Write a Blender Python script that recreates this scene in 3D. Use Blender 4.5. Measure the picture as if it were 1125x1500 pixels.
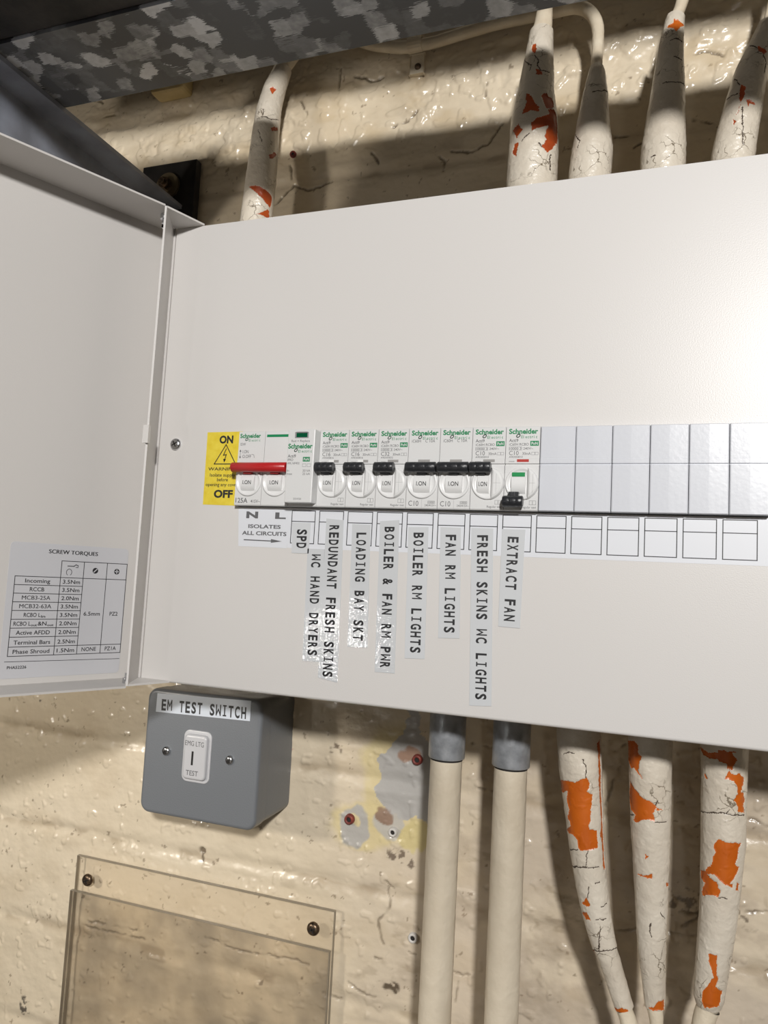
import bpy, bmesh, math, random
import numpy as np
from mathutils import Vector, Matrix

random.seed(4)
# ---------------------------------------------------------------- scene, camera, light, exposure
scene = bpy.context.scene
for _o in list(bpy.data.objects):
    bpy.data.objects.remove(_o, do_unlink=True)
COL = scene.collection
MM = 0.001                        # every length below is written in millimetres

cam_data = bpy.data.cameras.new('camera')
cam_data.sensor_fit = 'VERTICAL'
cam_data.sensor_height = 36.0
cam_data.lens = 36.0 * 1082.7 / 1500.0
cam_data.clip_start = 0.01
cam_data.clip_end = 50
camera = bpy.data.objects.new('camera', cam_data)
COL.objects.link(camera)
_right = Vector((0.94163729, 0.33250443, 0.05253585))
_down = Vector((0.01996922, 0.10061509, -0.994725))
_fwd = Vector((-0.33603637, 0.93771926, 0.08810307))
_m = Matrix.Identity(4)
for _i in range(3):
    _m[_i][0], _m[_i][1], _m[_i][2] = _right[_i], -_down[_i], -_fwd[_i]
    _m[_i][3] = (199.263, -394.592, -36.766)[_i] * MM
camera.matrix_world = _m
scene.camera = camera

vs = scene.view_settings
vs.view_transform = 'Standard'
vs.look = 'None'
vs.exposure = 0.07
vs.gamma = 1.0
vs.use_curve_mapping = False

world = bpy.data.worlds.new('plant_room_air')
scene.world = world
world.use_nodes = True
world.node_tree.nodes['Background'].inputs[0].default_value = (1.0, 0.80, 0.58, 1)
world.node_tree.nodes['Background'].inputs[1].default_value = 0.02


def lamp(name, loc, aim, size, watts, color):
    d = bpy.data.lights.new(name, 'AREA')
    d.shape = 'DISK'
    d.size = size * MM
    d.energy = watts
    d.color = color
    o = bpy.data.objects.new(name, d)
    COL.objects.link(o)
    o.location = [c * MM for c in loc]
    v = Vector(aim) - Vector(loc)
    o.rotation_euler = v.to_track_quat('-Z', 'Y').to_euler()
    return o


# lamps: the work light to the right behind the viewer, a weaker lamp left of the open door, a small torch, and an added soft fill from low in front
lamp('work_light', (560, -1250, 417), (60, 60, 60), 100, 20.0, (1.0, 0.98, 0.955))
lamp('side_lamp', (-420, -450, -40), (-120, 112, -240), 60, 1.6, (1.0, 0.93, 0.83))
lamp('hand_torch', (-335, -890, -142), (40, 0, -70), 30, 0.30, (1.0, 0.96, 0.90))
lamp('low_fill', (350, -1500, -900), (60, 0, -100), 900, 0.7, (1.0, 0.90, 0.78))  # added fill, not a lamp of the room


# ---------------------------------------------------------------- materials
def mat(name, color=(0.8, 0.8, 0.8), rough=0.5, metal=0.0, bump=None, coat=0.0, spec=None):
    """bump = (noise scale, strength, detail)"""
    m = bpy.data.materials.new(name)
    m.use_nodes = True
    nt = m.node_tree
    b = nt.nodes['Principled BSDF']
    b.inputs['Base Color'].default_value = (*color, 1)
    b.inputs['Roughness'].default_value = rough
    b.inputs['Metallic'].default_value = metal
    if coat:
        b.inputs['Coat Weight'].default_value = coat
        b.inputs['Coat Roughness'].default_value = 0.08
    if spec is not None:
        b.inputs['Specular IOR Level'].default_value = spec
    if bump:
        tc = nt.nodes.new('ShaderNodeTexCoord')
        nz = nt.nodes.new('ShaderNodeTexNoise')
        nz.inputs['Scale'].default_value = bump[0]
        nz.inputs['Detail'].default_value = bump[2]
        bp = nt.nodes.new('ShaderNodeBump')
        bp.inputs['Strength'].default_value = bump[1]
        bp.inputs['Distance'].default_value = 0.001
        nt.links.new(tc.outputs['Object'], nz.inputs['Vector'])
        nt.links.new(nz.outputs['Fac'], bp.inputs['Height'])
        nt.links.new(bp.outputs['Normal'], b.inputs['Normal'])
        if coat:
            nt.links.new(bp.outputs['Normal'], b.inputs['Coat Normal'])
    return m


def mottle(m, c1, c2, scale, detail=4, lo=0.35, hi=0.65):
    """mix two base colours of material m by noise"""
    nt = m.node_tree
    b = nt.nodes['Principled BSDF']
    tc = nt.nodes.new('ShaderNodeTexCoord')
    nz = nt.nodes.new('ShaderNodeTexNoise')
    nz.inputs['Scale'].default_value = scale
    nz.inputs['Detail'].default_value = detail
    rp = nt.nodes.new('ShaderNodeValToRGB')
    rp.color_ramp.elements[0].position = lo
    rp.color_ramp.elements[0].color = (*c1, 1)
    rp.color_ramp.elements[1].position = hi
    rp.color_ramp.elements[1].color = (*c2, 1)
    nt.links.new(tc.outputs['Object'], nz.inputs['Vector'])
    nt.links.new(nz.outputs['Fac'], rp.inputs['Fac'])
    nt.links.new(rp.outputs['Color'], b.inputs['Base Color'])
    return m


COVER = mat('cover_paint', (0.60, 0.58, 0.56), 0.38, bump=(1500, 0.06, 2), spec=0.5)
DOORP = mat('door_paint', (0.53, 0.51, 0.49), 0.45, bump=(1500, 0.05, 2), spec=0.4)
STEELIN = mat('enclosure_paint', (0.60, 0.57, 0.52), 0.45)
PLASTIC = mat('device_plastic', (0.62, 0.62, 0.615), 0.38, bump=(700, 0.05, 2))
DRUM = mat('toggle_plastic', (0.68, 0.68, 0.675), 0.3)
BLANKP = mat('blank_plastic', (0.58, 0.595, 0.635), 0.28, bump=(500, 0.04, 2))
GREYDARK = mat('dark_grey_plastic', (0.16, 0.16, 0.16), 0.6)  # dark grey strip over the status window
BLACKH = mat('black_handle', (0.018, 0.019, 0.022), 0.36, bump=(600, 0.2, 2))
REDH = mat('red_handle', (0.42, 0.014, 0.016), 0.33, bump=(400, 0.1, 2))
GREEN = mat('green_print', (0.0, 0.20, 0.07), 0.5)
GREENW = mat('green_flag', (0.0, 0.23, 0.06), 0.4)
REDF = mat('red_flag', (0.40, 0.03, 0.02), 0.4)
FLAG = mat('grey_flag', (0.30, 0.29, 0.28), 0.35)
GLINT = mat('glare_flag', (0.80, 0.80, 0.78), 0.12)  # pale colour paints the glare on a contact flag
INK = mat('black_ink', (0.016, 0.016, 0.018), 0.5)
INKG = mat('grey_ink', (0.11, 0.11, 0.115), 0.5)
INKL = mat('faint_ink', (0.24, 0.24, 0.25), 0.5)
PAPER = mat('white_paper', (0.64, 0.655, 0.69), 0.42)
TAPE = mat('label_tape', (0.56, 0.575, 0.59), 0.2, bump=(330, 0.05, 1))


def wrinkled_tape():
    m = mat('wrinkled_label_tape', (0.56, 0.575, 0.59), 0.12, bump=(520, 0.5, 1), coat=1.0)
    nt = m.node_tree
    bp = next(k for k in nt.nodes if k.type == 'BUMP')
    tc = next(k for k in nt.nodes if k.type == 'TEX_COORD')
    se = nt.nodes.new('ShaderNodeSeparateXYZ')
    rp = nt.nodes.new('ShaderNodeValToRGB')
    el = rp.color_ramp.elements
    el[0].position, el[0].color = 0.0, (0.10, 0.10, 0.10, 1)
    el[1].position, el[1].color = 0.5, (0.02, 0.02, 0.02, 1)
    k = el.new(0.2)
    k.color = (0.24, 0.24, 0.24, 1)
    nt.links.new(tc.outputs['Generated'], se.inputs[0])
    nt.links.new(se.outputs['Z'], rp.inputs['Fac'])
    nt.links.new(rp.outputs['Color'], bp.inputs['Strength'])
    return m


TAPEW = wrinkled_tape()
TAPE2 = mat('label_tape_blue', (0.60, 0.64, 0.70), 0.22, bump=(330, 0.1, 1))
STICK = mat('grey_sticker', (0.49, 0.49, 0.51), 0.38)
YEL = mottle(mat('yellow_label', (0.85, 0.66, 0.05), 0.4, bump=(260, 0.35, 2)), (0.66, 0.50, 0.03), (0.72, 0.58, 0.06), 200)
SCREW = mat('zinc_screw', (0.62, 0.63, 0.65), 0.24, 1.0)
DARKSC = mottle(mat('rusty_screw', (0.12, 0.09, 0.06), 0.35, 0.8), (0.05, 0.035, 0.025), (0.20, 0.14, 0.09), 400)
HOLE = mat('dark_hole', (0.012, 0.010, 0.009), 0.8)
GREYBOX = mat('grey_enamel', (0.155, 0.165, 0.178), 0.36, bump=(1000, 0.12, 2))
SWHITE = mat('switch_plastic', (0.50, 0.50, 0.515), 0.3)
RUBBER = mottle(mat('black_steel', (0.02, 0.02, 0.02), 0.55, 0.2, bump=(150, 0.3, 3)), (0.012, 0.012, 0.012), (0.032, 0.028, 0.026), 60)
BLUEST = mottle(mat('blue_grey_steel', (0.1, 0.11, 0.13), 0.45, 0.25, bump=(120, 0.25, 4)), (0.17, 0.18, 0.21), (0.30, 0.325, 0.39), 30)
WASHER = mat('brown_washer', (0.20, 0.16, 0.10), 0.45, 0.7)
REDPLUG = mottle(mat('red_wall_plug', (0.3, 0.04, 0.03), 0.5), (0.10, 0.02, 0.015), (0.27, 0.05, 0.035), 300)
GREYPLUG = mat('pale_wall_plug', (0.55, 0.53, 0.50), 0.5)
ORANGE = mottle(mat('orange_shroud', (0.70, 0.16, 0.02), 0.36, bump=(200, 0.1, 2)), (0.45, 0.092, 0.006), (0.52, 0.115, 0.009), 90)
REDOR = mottle(mat('dark_orange_shroud', (0.5, 0.09, 0.02), 0.4, bump=(200, 0.1, 2)), (0.32, 0.05, 0.010), (0.44, 0.075, 0.012), 90)
CRACK = mat('paint_crack', (0.07, 0.05, 0.035), 0.8)
PIPEP = mottle(mat('cream_pipe_paint', (0.7, 0.62, 0.5), 0.30, bump=(210, 0.85, 5), coat=0.15), (0.56, 0.495, 0.405), (0.66, 0.60, 0.505), 38)
CONDP = mottle(mat('cream_conduit_paint', (0.7, 0.6, 0.44), 0.34, bump=(150, 0.7, 4), coat=0.1), (0.54, 0.465, 0.355), (0.65, 0.575, 0.455), 26)


def crazing(m, scale, width, lo, hi):
    """hairline cracks in old paint, in patches"""
    nt = m.node_tree
    b = nt.nodes['Principled BSDF']
    src = b.inputs['Base Color'].links[0].from_socket
    tc = nt.nodes.new('ShaderNodeTexCoord')
    nz = nt.nodes.new('ShaderNodeTexNoise')
    nz.inputs['Scale'].default_value = 260
    nz.inputs['Detail'].default_value = 3
    ad = nt.nodes.new('ShaderNodeVectorMath')
    ad.operation = 'MULTIPLY_ADD'
    ad.inputs[1].default_value = (0.006, 0.006, 0.006)
    vo = nt.nodes.new('ShaderNodeTexVoronoi')
    vo.feature = 'DISTANCE_TO_EDGE'
    vo.inputs['Scale'].default_value = scale
    lt = nt.nodes.new('ShaderNodeMath')
    lt.operation = 'LESS_THAN'
    lt.inputs[1].default_value = width
    n2 = nt.nodes.new('ShaderNodeTexNoise')
    n2.inputs['Scale'].default_value = 42
    n2.inputs['Detail'].default_value = 3
    mr = nt.nodes.new('ShaderNodeMapRange')
    mr.inputs['From Min'].default_value = lo
    mr.inputs['From Max'].default_value = hi
    mu = nt.nodes.new('ShaderNodeMath')
    mu.operation = 'MULTIPLY'
    mx = nt.nodes.new('ShaderNodeMixRGB')
    mx.inputs['Color2'].default_value = (0.20, 0.165, 0.12, 1)
    L = nt.links.new
    L(tc.outputs['Object'], nz.inputs['Vector'])
    L(nz.outputs['Color'], ad.inputs[0])
    L(tc.outputs['Object'], ad.inputs[2])
    L(ad.outputs[0], vo.inputs['Vector'])
    L(vo.outputs['Distance'], lt.inputs[0])
    L(tc.outputs['Object'], n2.inputs['Vector'])
    L(n2.outputs['Fac'], mr.inputs['Value'])
    L(lt.outputs[0], mu.inputs[0])
    L(mr.outputs['Result'], mu.inputs[1])
    L(mu.outputs[0], mx.inputs['Fac'])
    L(src, mx.inputs['Color1'])
    L(mx.outputs['Color'], b.inputs['Base Color'])


crazing(PIPEP, 110, 0.022, 0.52, 0.62)
CABLEP = mottle(mat('cream_cable_paint', (0.7, 0.62, 0.48), 0.36, bump=(260, 0.5, 3)), (0.62, 0.53, 0.40), (0.72, 0.64, 0.50), 60)


def galvanised(name, dark, light, scale, rough, metal):
    m = mat(name, dark, rough, metal)
    nt = m.node_tree
    b = nt.nodes['Principled BSDF']
    tc = nt.nodes.new('ShaderNodeTexCoord')
    nz = nt.nodes.new('ShaderNodeTexNoise')
    nz.inputs['Scale'].default_value = 110
    nz.inputs['Detail'].default_value = 3
    add = nt.nodes.new('ShaderNodeVectorMath')
    add.operation = 'MULTIPLY_ADD'
    add.inputs[1].default_value = (0.006, 0.006, 0.006)
    nt.links.new(nz.outputs['Color'], add.inputs[0])
    nt.links.new(tc.outputs['Object'], add.inputs[2])
    vo = nt.nodes.new('ShaderNodeTexVoronoi')
    vo.inputs['Scale'].default_value = scale
    vo.distance = 'CHEBYCHEV'
    nt.links.new(add.outputs[0], vo.inputs['Vector'])
    sp = nt.nodes.new('ShaderNodeSeparateColor')
    nt.links.new(vo.outputs['Color'], sp.inputs[0])
    n2 = nt.nodes.new('ShaderNodeTexNoise')
    n2.inputs['Scale'].default_value = 240
    n2.inputs['Detail'].default_value = 4
    nt.links.new(tc.outputs['Object'], n2.inputs['Vector'])
    rp = nt.nodes.new('ShaderNodeValToRGB')
    e = rp.color_ramp.elements
    e[0].position, e[0].color = 0.42, (*dark, 1)
    e[1].position, e[1].color = 1.0, (*light, 1)
    k = e.new(0.72)
    k.color = (*[d * 0.75 + l * 0.25 for d, l in zip(dark, light)], 1)
    mx = nt.nodes.new('ShaderNodeMath')
    mx.operation = 'MULTIPLY_ADD'
    mx.inputs[1].default_value = 0.25
    nt.links.new(n2.outputs['Fac'], mx.inputs[0])
    nt.links.new(sp.outputs[0], mx.inputs[2])
    sub = nt.nodes.new('ShaderNodeMath')
    sub.operation = 'SUBTRACT'
    sub.inputs[1].default_value = 0.12
    nt.links.new(mx.outputs[0], sub.inputs[0])
    nt.links.new(sub.outputs[0], rp.inputs['Fac'])
    nt.links.new(rp.outputs['Color'], b.inputs['Base Color'])
    return m


GALV = galvanised('galvanised_spangle', (0.10, 0.105, 0.112), (0.62, 0.64, 0.67), 92, 0.42, 0.4)
COUPLER = mottle(mat('galvanised_coupler', (0.4, 0.41, 0.43), 0.36, 0.45, bump=(300, 0.3, 3)), (0.30, 0.315, 0.335), (0.46, 0.48, 0.51), 120)


def perspex(name, tint, dirt, dirt_amount, scale, dark=(0.95, 0.95, 0.95)):
    m = bpy.data.materials.new(name)
    m.use_nodes = True
    nt = m.node_tree
    nt.nodes.remove(nt.nodes['Principled BSDF'])
    out = nt.nodes['Material Output']
    tc = nt.nodes.new('ShaderNodeTexCoord')
    nz = nt.nodes.new('ShaderNodeTexNoise')
    nz.inputs['Scale'].default_value = scale
    nz.inputs['Detail'].default_value = 3
    nz.inputs['Roughness'].default_value = 0.45
    nt.links.new(tc.outputs['Object'], nz.inputs['Vector'])
    rp = nt.nodes.new('ShaderNodeValToRGB')
    rp.color_ramp.elements[0].position = 0.38
    rp.color_ramp.elements[0].color = (*[t * f for t, f in zip(tint, dark)], 1)
    rp.color_ramp.elements[1].position = 0.62
    rp.color_ramp.elements[1].color = (*tint, 1)
    nt.links.new(nz.outputs['Fac'], rp.inputs['Fac'])
    tr = nt.nodes.new('ShaderNodeBsdfTransparent')
    nt.links.new(rp.outputs['Color'], tr.inputs['Color'])
    df = nt.nodes.new('ShaderNodeBsdfDiffuse')
    df.inputs['Color'].default_value = (*dirt, 1)
    m1 = nt.nodes.new('ShaderNodeMixShader')
    m1.inputs[0].default_value = dirt_amount
    nt.links.new(tr.outputs[0], m1.inputs[1])
    nt.links.new(df.outputs[0], m1.inputs[2])
    gl = nt.nodes.new('ShaderNodeBsdfGlossy')
    gl.inputs['Roughness'].default_value = 0.06
    fr = nt.nodes.new('ShaderNodeFresnel')
    fr.inputs['IOR'].default_value = 1.45
    m2 = nt.nodes.new('ShaderNodeMixShader')
    nt.links.new(fr.outputs[0], m2.inputs[0])
    nt.links.new(m1.outputs[0], m2.inputs[1])
    nt.links.new(gl.outputs[0], m2.inputs[2])
    nt.links.new(m2.outputs[0], out.inputs['Surface'])
    return m


PERSP = perspex('clear_perspex', (0.985, 0.975, 0.96), (0.5, 0.42, 0.33), 0.012, 9)
PERSPD = perspex('grimy_perspex', (0.975, 0.955, 0.925), (0.42, 0.36, 0.29), 0.05, 30, (0.74, 0.75, 0.77))
PEDGE = mat('perspex_edge', (0.27, 0.235, 0.18), 0.3)
PEDGEL = mat('perspex_edge_pale', (0.55, 0.49, 0.40), 0.25)


# ---------------------------------------------------------------- mesh helpers
class MB:
    """collects shapes in millimetres and links them as ONE mesh object"""

    def __init__(self):
        self.v, self.f, self.m, self.s = [], [], [], []

    def add(self, verts, faces, mi=0, smooth=False):
        o = len(self.v)
        self.v += [tuple(map(float, p)) for p in verts]
        self.f += [tuple(i + o for i in f) for f in faces]
        self.m += [mi] * len(faces)
        self.s += [smooth] * len(faces)

    def from_bm(self, bm, mi=0, smooth=False, mat4=None):
        bm.verts.ensure_lookup_table()
        if mat4 is not None:
            bm.transform(mat4)
        bm.verts.index_update()
        self.add([v.co[:] for v in bm.verts], [[v.index for v in f.verts] for f in bm.faces], mi, smooth)
        bm.free()

    def box(self, x0, x1, y0, y1, z0, z1, mi=0, bevel=0.0, seg=2, smooth=False):
        bm = bmesh.new()
        bmesh.ops.create_cube(bm, size=1)
        for v in bm.verts:
            v.co = Vector(((x0 + x1) / 2 + v.co.x * (x1 - x0), (y0 + y1) / 2 + v.co.y * (y1 - y0), (z0 + z1) / 2 + v.co.z * (z1 - z0)))
        if bevel:
            bmesh.ops.bevel(bm, geom=bm.edges[:], offset=bevel, segments=seg, profile=0.5, affect='EDGES')
        self.from_bm(bm, mi, smooth)

    def cyl(self, a, b, r0, r1=None, n=32, mi=0, cap=True, smooth=True):
        r1 = r0 if r1 is None else r1
        a, b = Vector(a), Vector(b)
        t = (b - a).normalized()
        u = t.orthogonal().normalized()
        w = t.cross(u)
        vs_, fs = [], []
        for c, r in ((a, r0), (b, r1)):
            for k in range(n):
                q = 2 * math.pi * k / n
                vs_.append(c + u * (r * math.cos(q)) + w * (r * math.sin(q)))
        for k in range(n):
            fs.append((k, (k + 1) % n, n + (k + 1) % n, n + k))
        self.add(vs_, fs, mi, smooth)
        if cap:
            self.add(vs_[:n], [tuple(reversed(range(n)))], mi)
            self.add(vs_[n:], [tuple(range(n))], mi)

    def lathe(self, base, axis, prof, n=32, mi=0, smooth=True):
        """prof = [(radius, distance along axis)]"""
        base, t = Vector(base), Vector(axis).normalized()
        u = t.orthogonal().normalized()
        w = t.cross(u)
        vs_, fs = [], []
        for r, h in prof:
            for k in range(n):
                q = 2 * math.pi * k / n
                vs_.append(base + t * h + u * (r * math.cos(q)) + w * (r * math.sin(q)))
        for j in range(len(prof) - 1):
            for k in range(n):
                fs.append((j * n + k, j * n + (k + 1) % n, (j + 1) * n + (k + 1) % n, (j + 1) * n + k))
        self.add(vs_, fs, mi, smooth)
        self.add(vs_[:n], [tuple(reversed(range(n)))], mi)
        self.add(vs_[-n:], [tuple(range(n))], mi)

    def prism(self, pts, y0, y1, mi=0, bevel=0.0, seg=3, smooth=False):
        """outline pts (x, z) extruded from y0 (front, smaller) to y1; bevel rounds the front rim"""
        bm = bmesh.new()
        fr = [bm.verts.new((x, y0, z)) for x, z in pts]
        bk = [bm.verts.new((x, y1, z)) for x, z in pts]
        n = len(pts)
        ff = bm.faces.new(fr)
        bm.faces.new(list(reversed(bk)))
        for i in range(n):
            bm.faces.new((fr[(i + 1) % n], fr[i], bk[i], bk[(i + 1) % n]))
        bmesh.ops.recalc_face_normals(bm, faces=bm.faces[:])
        if bevel:
            bmesh.ops.bevel(bm, geom=list(ff.edges), offset=bevel, segments=seg, profile=0.5, affect='EDGES')
        self.from_bm(bm, mi, smooth)

    # flat print: plane = (origin, right, up); the print sits 'off' mm in front
    def pt(self, pl, a, b, off):
        o, u, v = pl
        n = u.cross(v)
        return o + u * a + v * b + n * off

    def rect(self, pl, a0, b0, a1, b1, off, mi):
        self.add([self.pt(pl, a0, b0, off), self.pt(pl, a1, b0, off), self.pt(pl, a1, b1, off), self.pt(pl, a0, b1, off)], [(0, 1, 2, 3)], mi)

    def poly(self, pl, pts, off, mi):
        self.add([self.pt(pl, a, b, off) for a, b in pts], [tuple(range(len(pts)))], mi)

    def line(self, pl, pts, w, off, mi):
        for (a0, b0), (a1, b1) in zip(pts[:-1], pts[1:]):
            L = math.hypot(a1 - a0, b1 - b0) or 1
            na, nb = -(b1 - b0) / L * w / 2, (a1 - a0) / L * w / 2
            ea, eb = (a1 - a0) / L * w / 2, (b1 - b0) / L * w / 2
            self.add([self.pt(pl, a0 - na - ea, b0 - nb - eb, off), self.pt(pl, a1 - na + ea, b1 - nb + eb, off),
                      self.pt(pl, a1 + na + ea, b1 + nb + eb, off), self.pt(pl, a0 + na - ea, b0 + nb - eb, off)], [(0, 1, 2, 3)], mi)

    def frame(self, pl, a0, b0, a1, b1, w, off, mi):
        self.line(pl, [(a0, b0), (a1, b0)], w, off, mi)
        self.line(pl, [(a0, b1), (a1, b1)], w, off, mi)
        self.line(pl, [(a0, b0), (a0, b1)], w, off + 0.01, mi)
        self.line(pl, [(a1, b0), (a1, b1)], w, off + 0.01, mi)

    def text(self, pl, s, a0, a1, b0, cap, off, mi, bold=0.0):
        """one line of text stretched between a0 and a1, baseline b0, capitals 'cap' high"""
        if bold and ('M' in s or 'W' in s):          # strike twice instead of fattening the outline
            sh = cap * bold * 0.9
            self.text(pl, s, a0 - sh, a1 - sh, b0, cap, off, mi)
            self.text(pl, s, a0 + sh, a1 + sh, b0, cap, off + 0.004, mi)
            return
        V, F, xmin, xmax, H = glyphs(s, bold)
        k = (a1 - a0) / (xmax - xmin)
        self.add([self.pt(pl, a0 + (x - xmin) * k, b0 + y * cap / H, off) for x, y in V], F, mi)

    def mono(self, pl, s, a0, a1, b0, cap, off, mi, bold=0.034, gw=3.3):
        """evenly pitched label-maker lettering, serifed I"""
        n = len(s)
        pitch = (a1 - a0 - gw) / max(n - 1, 1)
        for i, ch in enumerate(s):
            if ch == ' ':
                continue
            c = a0 + gw / 2 + i * pitch
            if ch == 'I':
                w = cap * 0.125
                self.rect(pl, c - w / 2, b0, c + w / 2, b0 + cap, off, mi)
                self.rect(pl, c - gw * 0.36, b0, c + gw * 0.36, b0 + w, off + 0.01, mi)
                self.rect(pl, c - gw * 0.36, b0 + cap - w, c + gw * 0.36, b0 + cap, off + 0.01, mi)
            elif ch in 'MW':
                w = cap * 0.115
                h = gw / 2 * 1.02 - w / 2
                lo, hi = (b0, b0 + cap) if ch == 'M' else (b0 + cap, b0)
                mid = lo + (hi - lo) * 0.42
                e = w / 2 if ch == 'M' else -w / 2
                self.line(pl, [(c - h, lo + e), (c - h, hi - e)], w, off, mi)
                self.line(pl, [(c + h, lo + e), (c + h, hi - e)], w, off + 0.01, mi)
                self.line(pl, [(c - h, hi - e), (c, mid)], w * 0.9, off + 0.02, mi)
                self.line(pl, [(c + h, hi - e), (c, mid)], w * 0.9, off + 0.03, mi)
            else:
                h = gw / 2 * (1.08 if ch in 'MW&' else 0.95)
                self.text(pl, ch, c - h, c + h, b0, cap, off, mi, bold)

    def build(self, name, mats, parent=None, origin=None):
        if origin is None:
            if parent is not None:
                origin = [c / MM for c in ABS[parent.name]]
            else:
                a = np.array(self.v)
                lo, hi = a.min(0), a.max(0)
                origin = ((lo[0] + hi[0]) / 2, (lo[1] + hi[1]) / 2, lo[2])
        me = bpy.data.meshes.new(name)
        arr = (np.array(self.v) - np.array(origin)) * MM
        me.from_pydata(arr.tolist(), [], self.f)
        for mt in (mats if isinstance(mats, (list, tuple)) else [mats]):
            me.materials.append(mt)
        me.polygons.foreach_set('material_index', self.m)
        me.polygons.foreach_set('use_smooth', self.s)
        me.update()
        return link(name, me, parent, origin)


ABS = {}


def link(name, me, parent, origin):
    o = bpy.data.objects.new(name, me)
    COL.objects.link(o)
    p = Vector(origin) * MM
    ABS[o.name] = p
    if parent is not None:
        o.parent = parent
        o.location = p - ABS[parent.name]
    else:
        o.location = p
    return o


def thing(name, label, cat, loc, group=None):
    o = bpy.data.objects.new(name, None)
    o.empty_display_size = 0.01
    COL.objects.link(o)
    o.location = Vector(loc) * MM
    ABS[o.name] = Vector(loc) * MM
    return tag(o, label, cat, group)


def tag(o, label, cat, group=None):
    o['label'] = label
    o['category'] = cat
    if group:
        o['group'] = group
    return o


_GL = {}


def glyphs(s, bold):
    key = (s, bold)
    if key not in _GL:
        def mesh_of(t):
            cu = bpy.data.curves.new('t', 'FONT')
            cu.body = t
            cu.size = 1.0
            cu.offset = bold
            cu.resolution_u = 3
            cu.fill_mode = 'FRONT'
            ob = bpy.data.objects.new('t', cu)
            COL.objects.link(ob)
            dg = bpy.context.evaluated_depsgraph_get()
            me = bpy.data.meshes.new_from_object(ob.evaluated_get(dg))
            V = [(v.co.x, v.co.y) for v in me.vertices]
            F = [tuple(p.vertices) for p in me.polygons]
            bpy.data.objects.remove(ob, do_unlink=True)
            bpy.data.curves.remove(cu)
            bpy.data.meshes.remove(me)
            return V, F
        V, F = mesh_of(s)
        if 'capH' not in _GL:
            _GL['capH'] = max(y for x, y in mesh_of('H')[0]) - bold
        # face the reader: counter-clockwise
        F2 = []
        for f in F:
            ar = sum(V[f[i]][0] * V[f[(i + 1) % len(f)]][1] - V[f[(i + 1) % len(f)]][0] * V[f[i]][1] for i in range(len(f)))
            F2.append(f if ar > 0 else tuple(reversed(f)))
        xs = [x for x, y in V]
        _GL[key] = (V, F2, min(xs), max(xs), _GL['capH'] + bold)
    return _GL[key]


X, Y, Z = Vector((1, 0, 0)), Vector((0, 1, 0)), Vector((0, 0, 1))


def front(y):                                    # a plane facing the viewer at depth y, right = +X, up = +Z
    return (Vector((0, y, 0)), X, Z)


def fbm(x, z, scale, octaves=4, seed=0, gain=0.5):
    """value noise in numpy, 0..1"""
    rng = np.random.RandomState(seed)
    tab = rng.rand(256, 256)
    tot, amp, norm = np.zeros_like(x), 1.0, 0.0
    fx, fz = x / scale + 57.3, z / scale + 91.7
    for _ in range(octaves):
        ix, iz = np.floor(fx).astype(int), np.floor(fz).astype(int)
        tx, tz = fx - ix, fz - iz
        tx, tz = tx * tx * (3 - 2 * tx), tz * tz * (3 - 2 * tz)
        g = lambda a, b: tab[a % 256, b % 256]
        tot += amp * ((g(ix, iz) * (1 - tx) + g(ix + 1, iz) * tx) * (1 - tz) + (g(ix, iz + 1) * (1 - tx) + g(ix + 1, iz + 1) * tx) * tz)
        norm += amp
        amp *= gain
        fx, fz = fx * 2.03 + 11.1, fz * 2.03 + 5.7
    return tot / norm


def seg_dist(x, z, pts):
    d = np.full(x.shape, 1e9)
    for (x0, z0), (x1, z1) in zip(pts[:-1], pts[1:]):
        dx, dz = x1 - x0, z1 - z0
        L2 = dx * dx + dz * dz + 1e-9
        t = np.clip(((x - x0) * dx + (z - z0) * dz) / L2, 0, 1)
        d = np.minimum(d, np.hypot(x - x0 - t * dx, z - z0 - t * dz))
    return d


def in_poly(x, z, pts):
    c = np.zeros(x.shape, bool)
    n = len(pts)
    for i in range(n):
        x0, z0 = pts[i]
        x1, z1 = pts[(i + 1) % n]
        if z0 == z1:
            continue
        c ^= ((z0 > z) != (z1 > z)) & (x < (x1 - x0) * (z - z0) / (z1 - z0) + x0)
    return c


def sstep(a, b, v):
    t = np.clip((v - a) / (b - a), 0, 1)
    return t * t * (3 - 2 * t)


def grid_mesh(name, P, mats, origin, mi=None, wrap=False, color=None, parent=None):
    """P = (rows, cols, 3) array in mm"""
    R_, C_ = P.shape[:2]
    me = bpy.data.meshes.new(name)
    idx = np.arange(R_ * C_).reshape(R_, C_)
    nx = np.roll(idx, -1, 1) if wrap else idx[:, 1:]
    a = idx[:-1] if wrap else idx[:-1, :-1]
    b = nx[:-1]
    c = nx[1:]
    d = idx[1:] if wrap else idx[1:, :-1]
    q = np.stack([a, b, c, d], -1).reshape(-1, 4)
    co = ((P.reshape(-1, 3) - np.array(origin)) * MM).astype(np.float32)
    me.vertices.add(len(co))
    me.vertices.foreach_set('co', co.ravel())
    me.loops.add(q.size)
    me.loops.foreach_set('vertex_index', q.ravel().astype(np.int32))
    me.polygons.add(len(q))
    me.polygons.foreach_set('loop_start', np.arange(0, q.size, 4, dtype=np.int32))
    me.polygons.foreach_set('loop_total', np.full(len(q), 4, dtype=np.int32))
    for mt in mats:
        me.materials.append(mt)
    if mi is not None:
        me.polygons.foreach_set('material_index', mi.ravel().astype(np.int32))
    me.polygons.foreach_set('use_smooth', np.ones(len(q), bool))
    me.update(calc_edges=True)
    me.validate()
    if color is not None:
        at = me.color_attributes.new('paint', 'FLOAT_COLOR', 'POINT')
        cc = np.ones((R_ * C_, 4), np.float32)
        cc[:, :3] = color.reshape(-1, 3)
        at.data.foreach_set('color', cc.ravel())
    return link(name, me, parent, origin)


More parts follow.
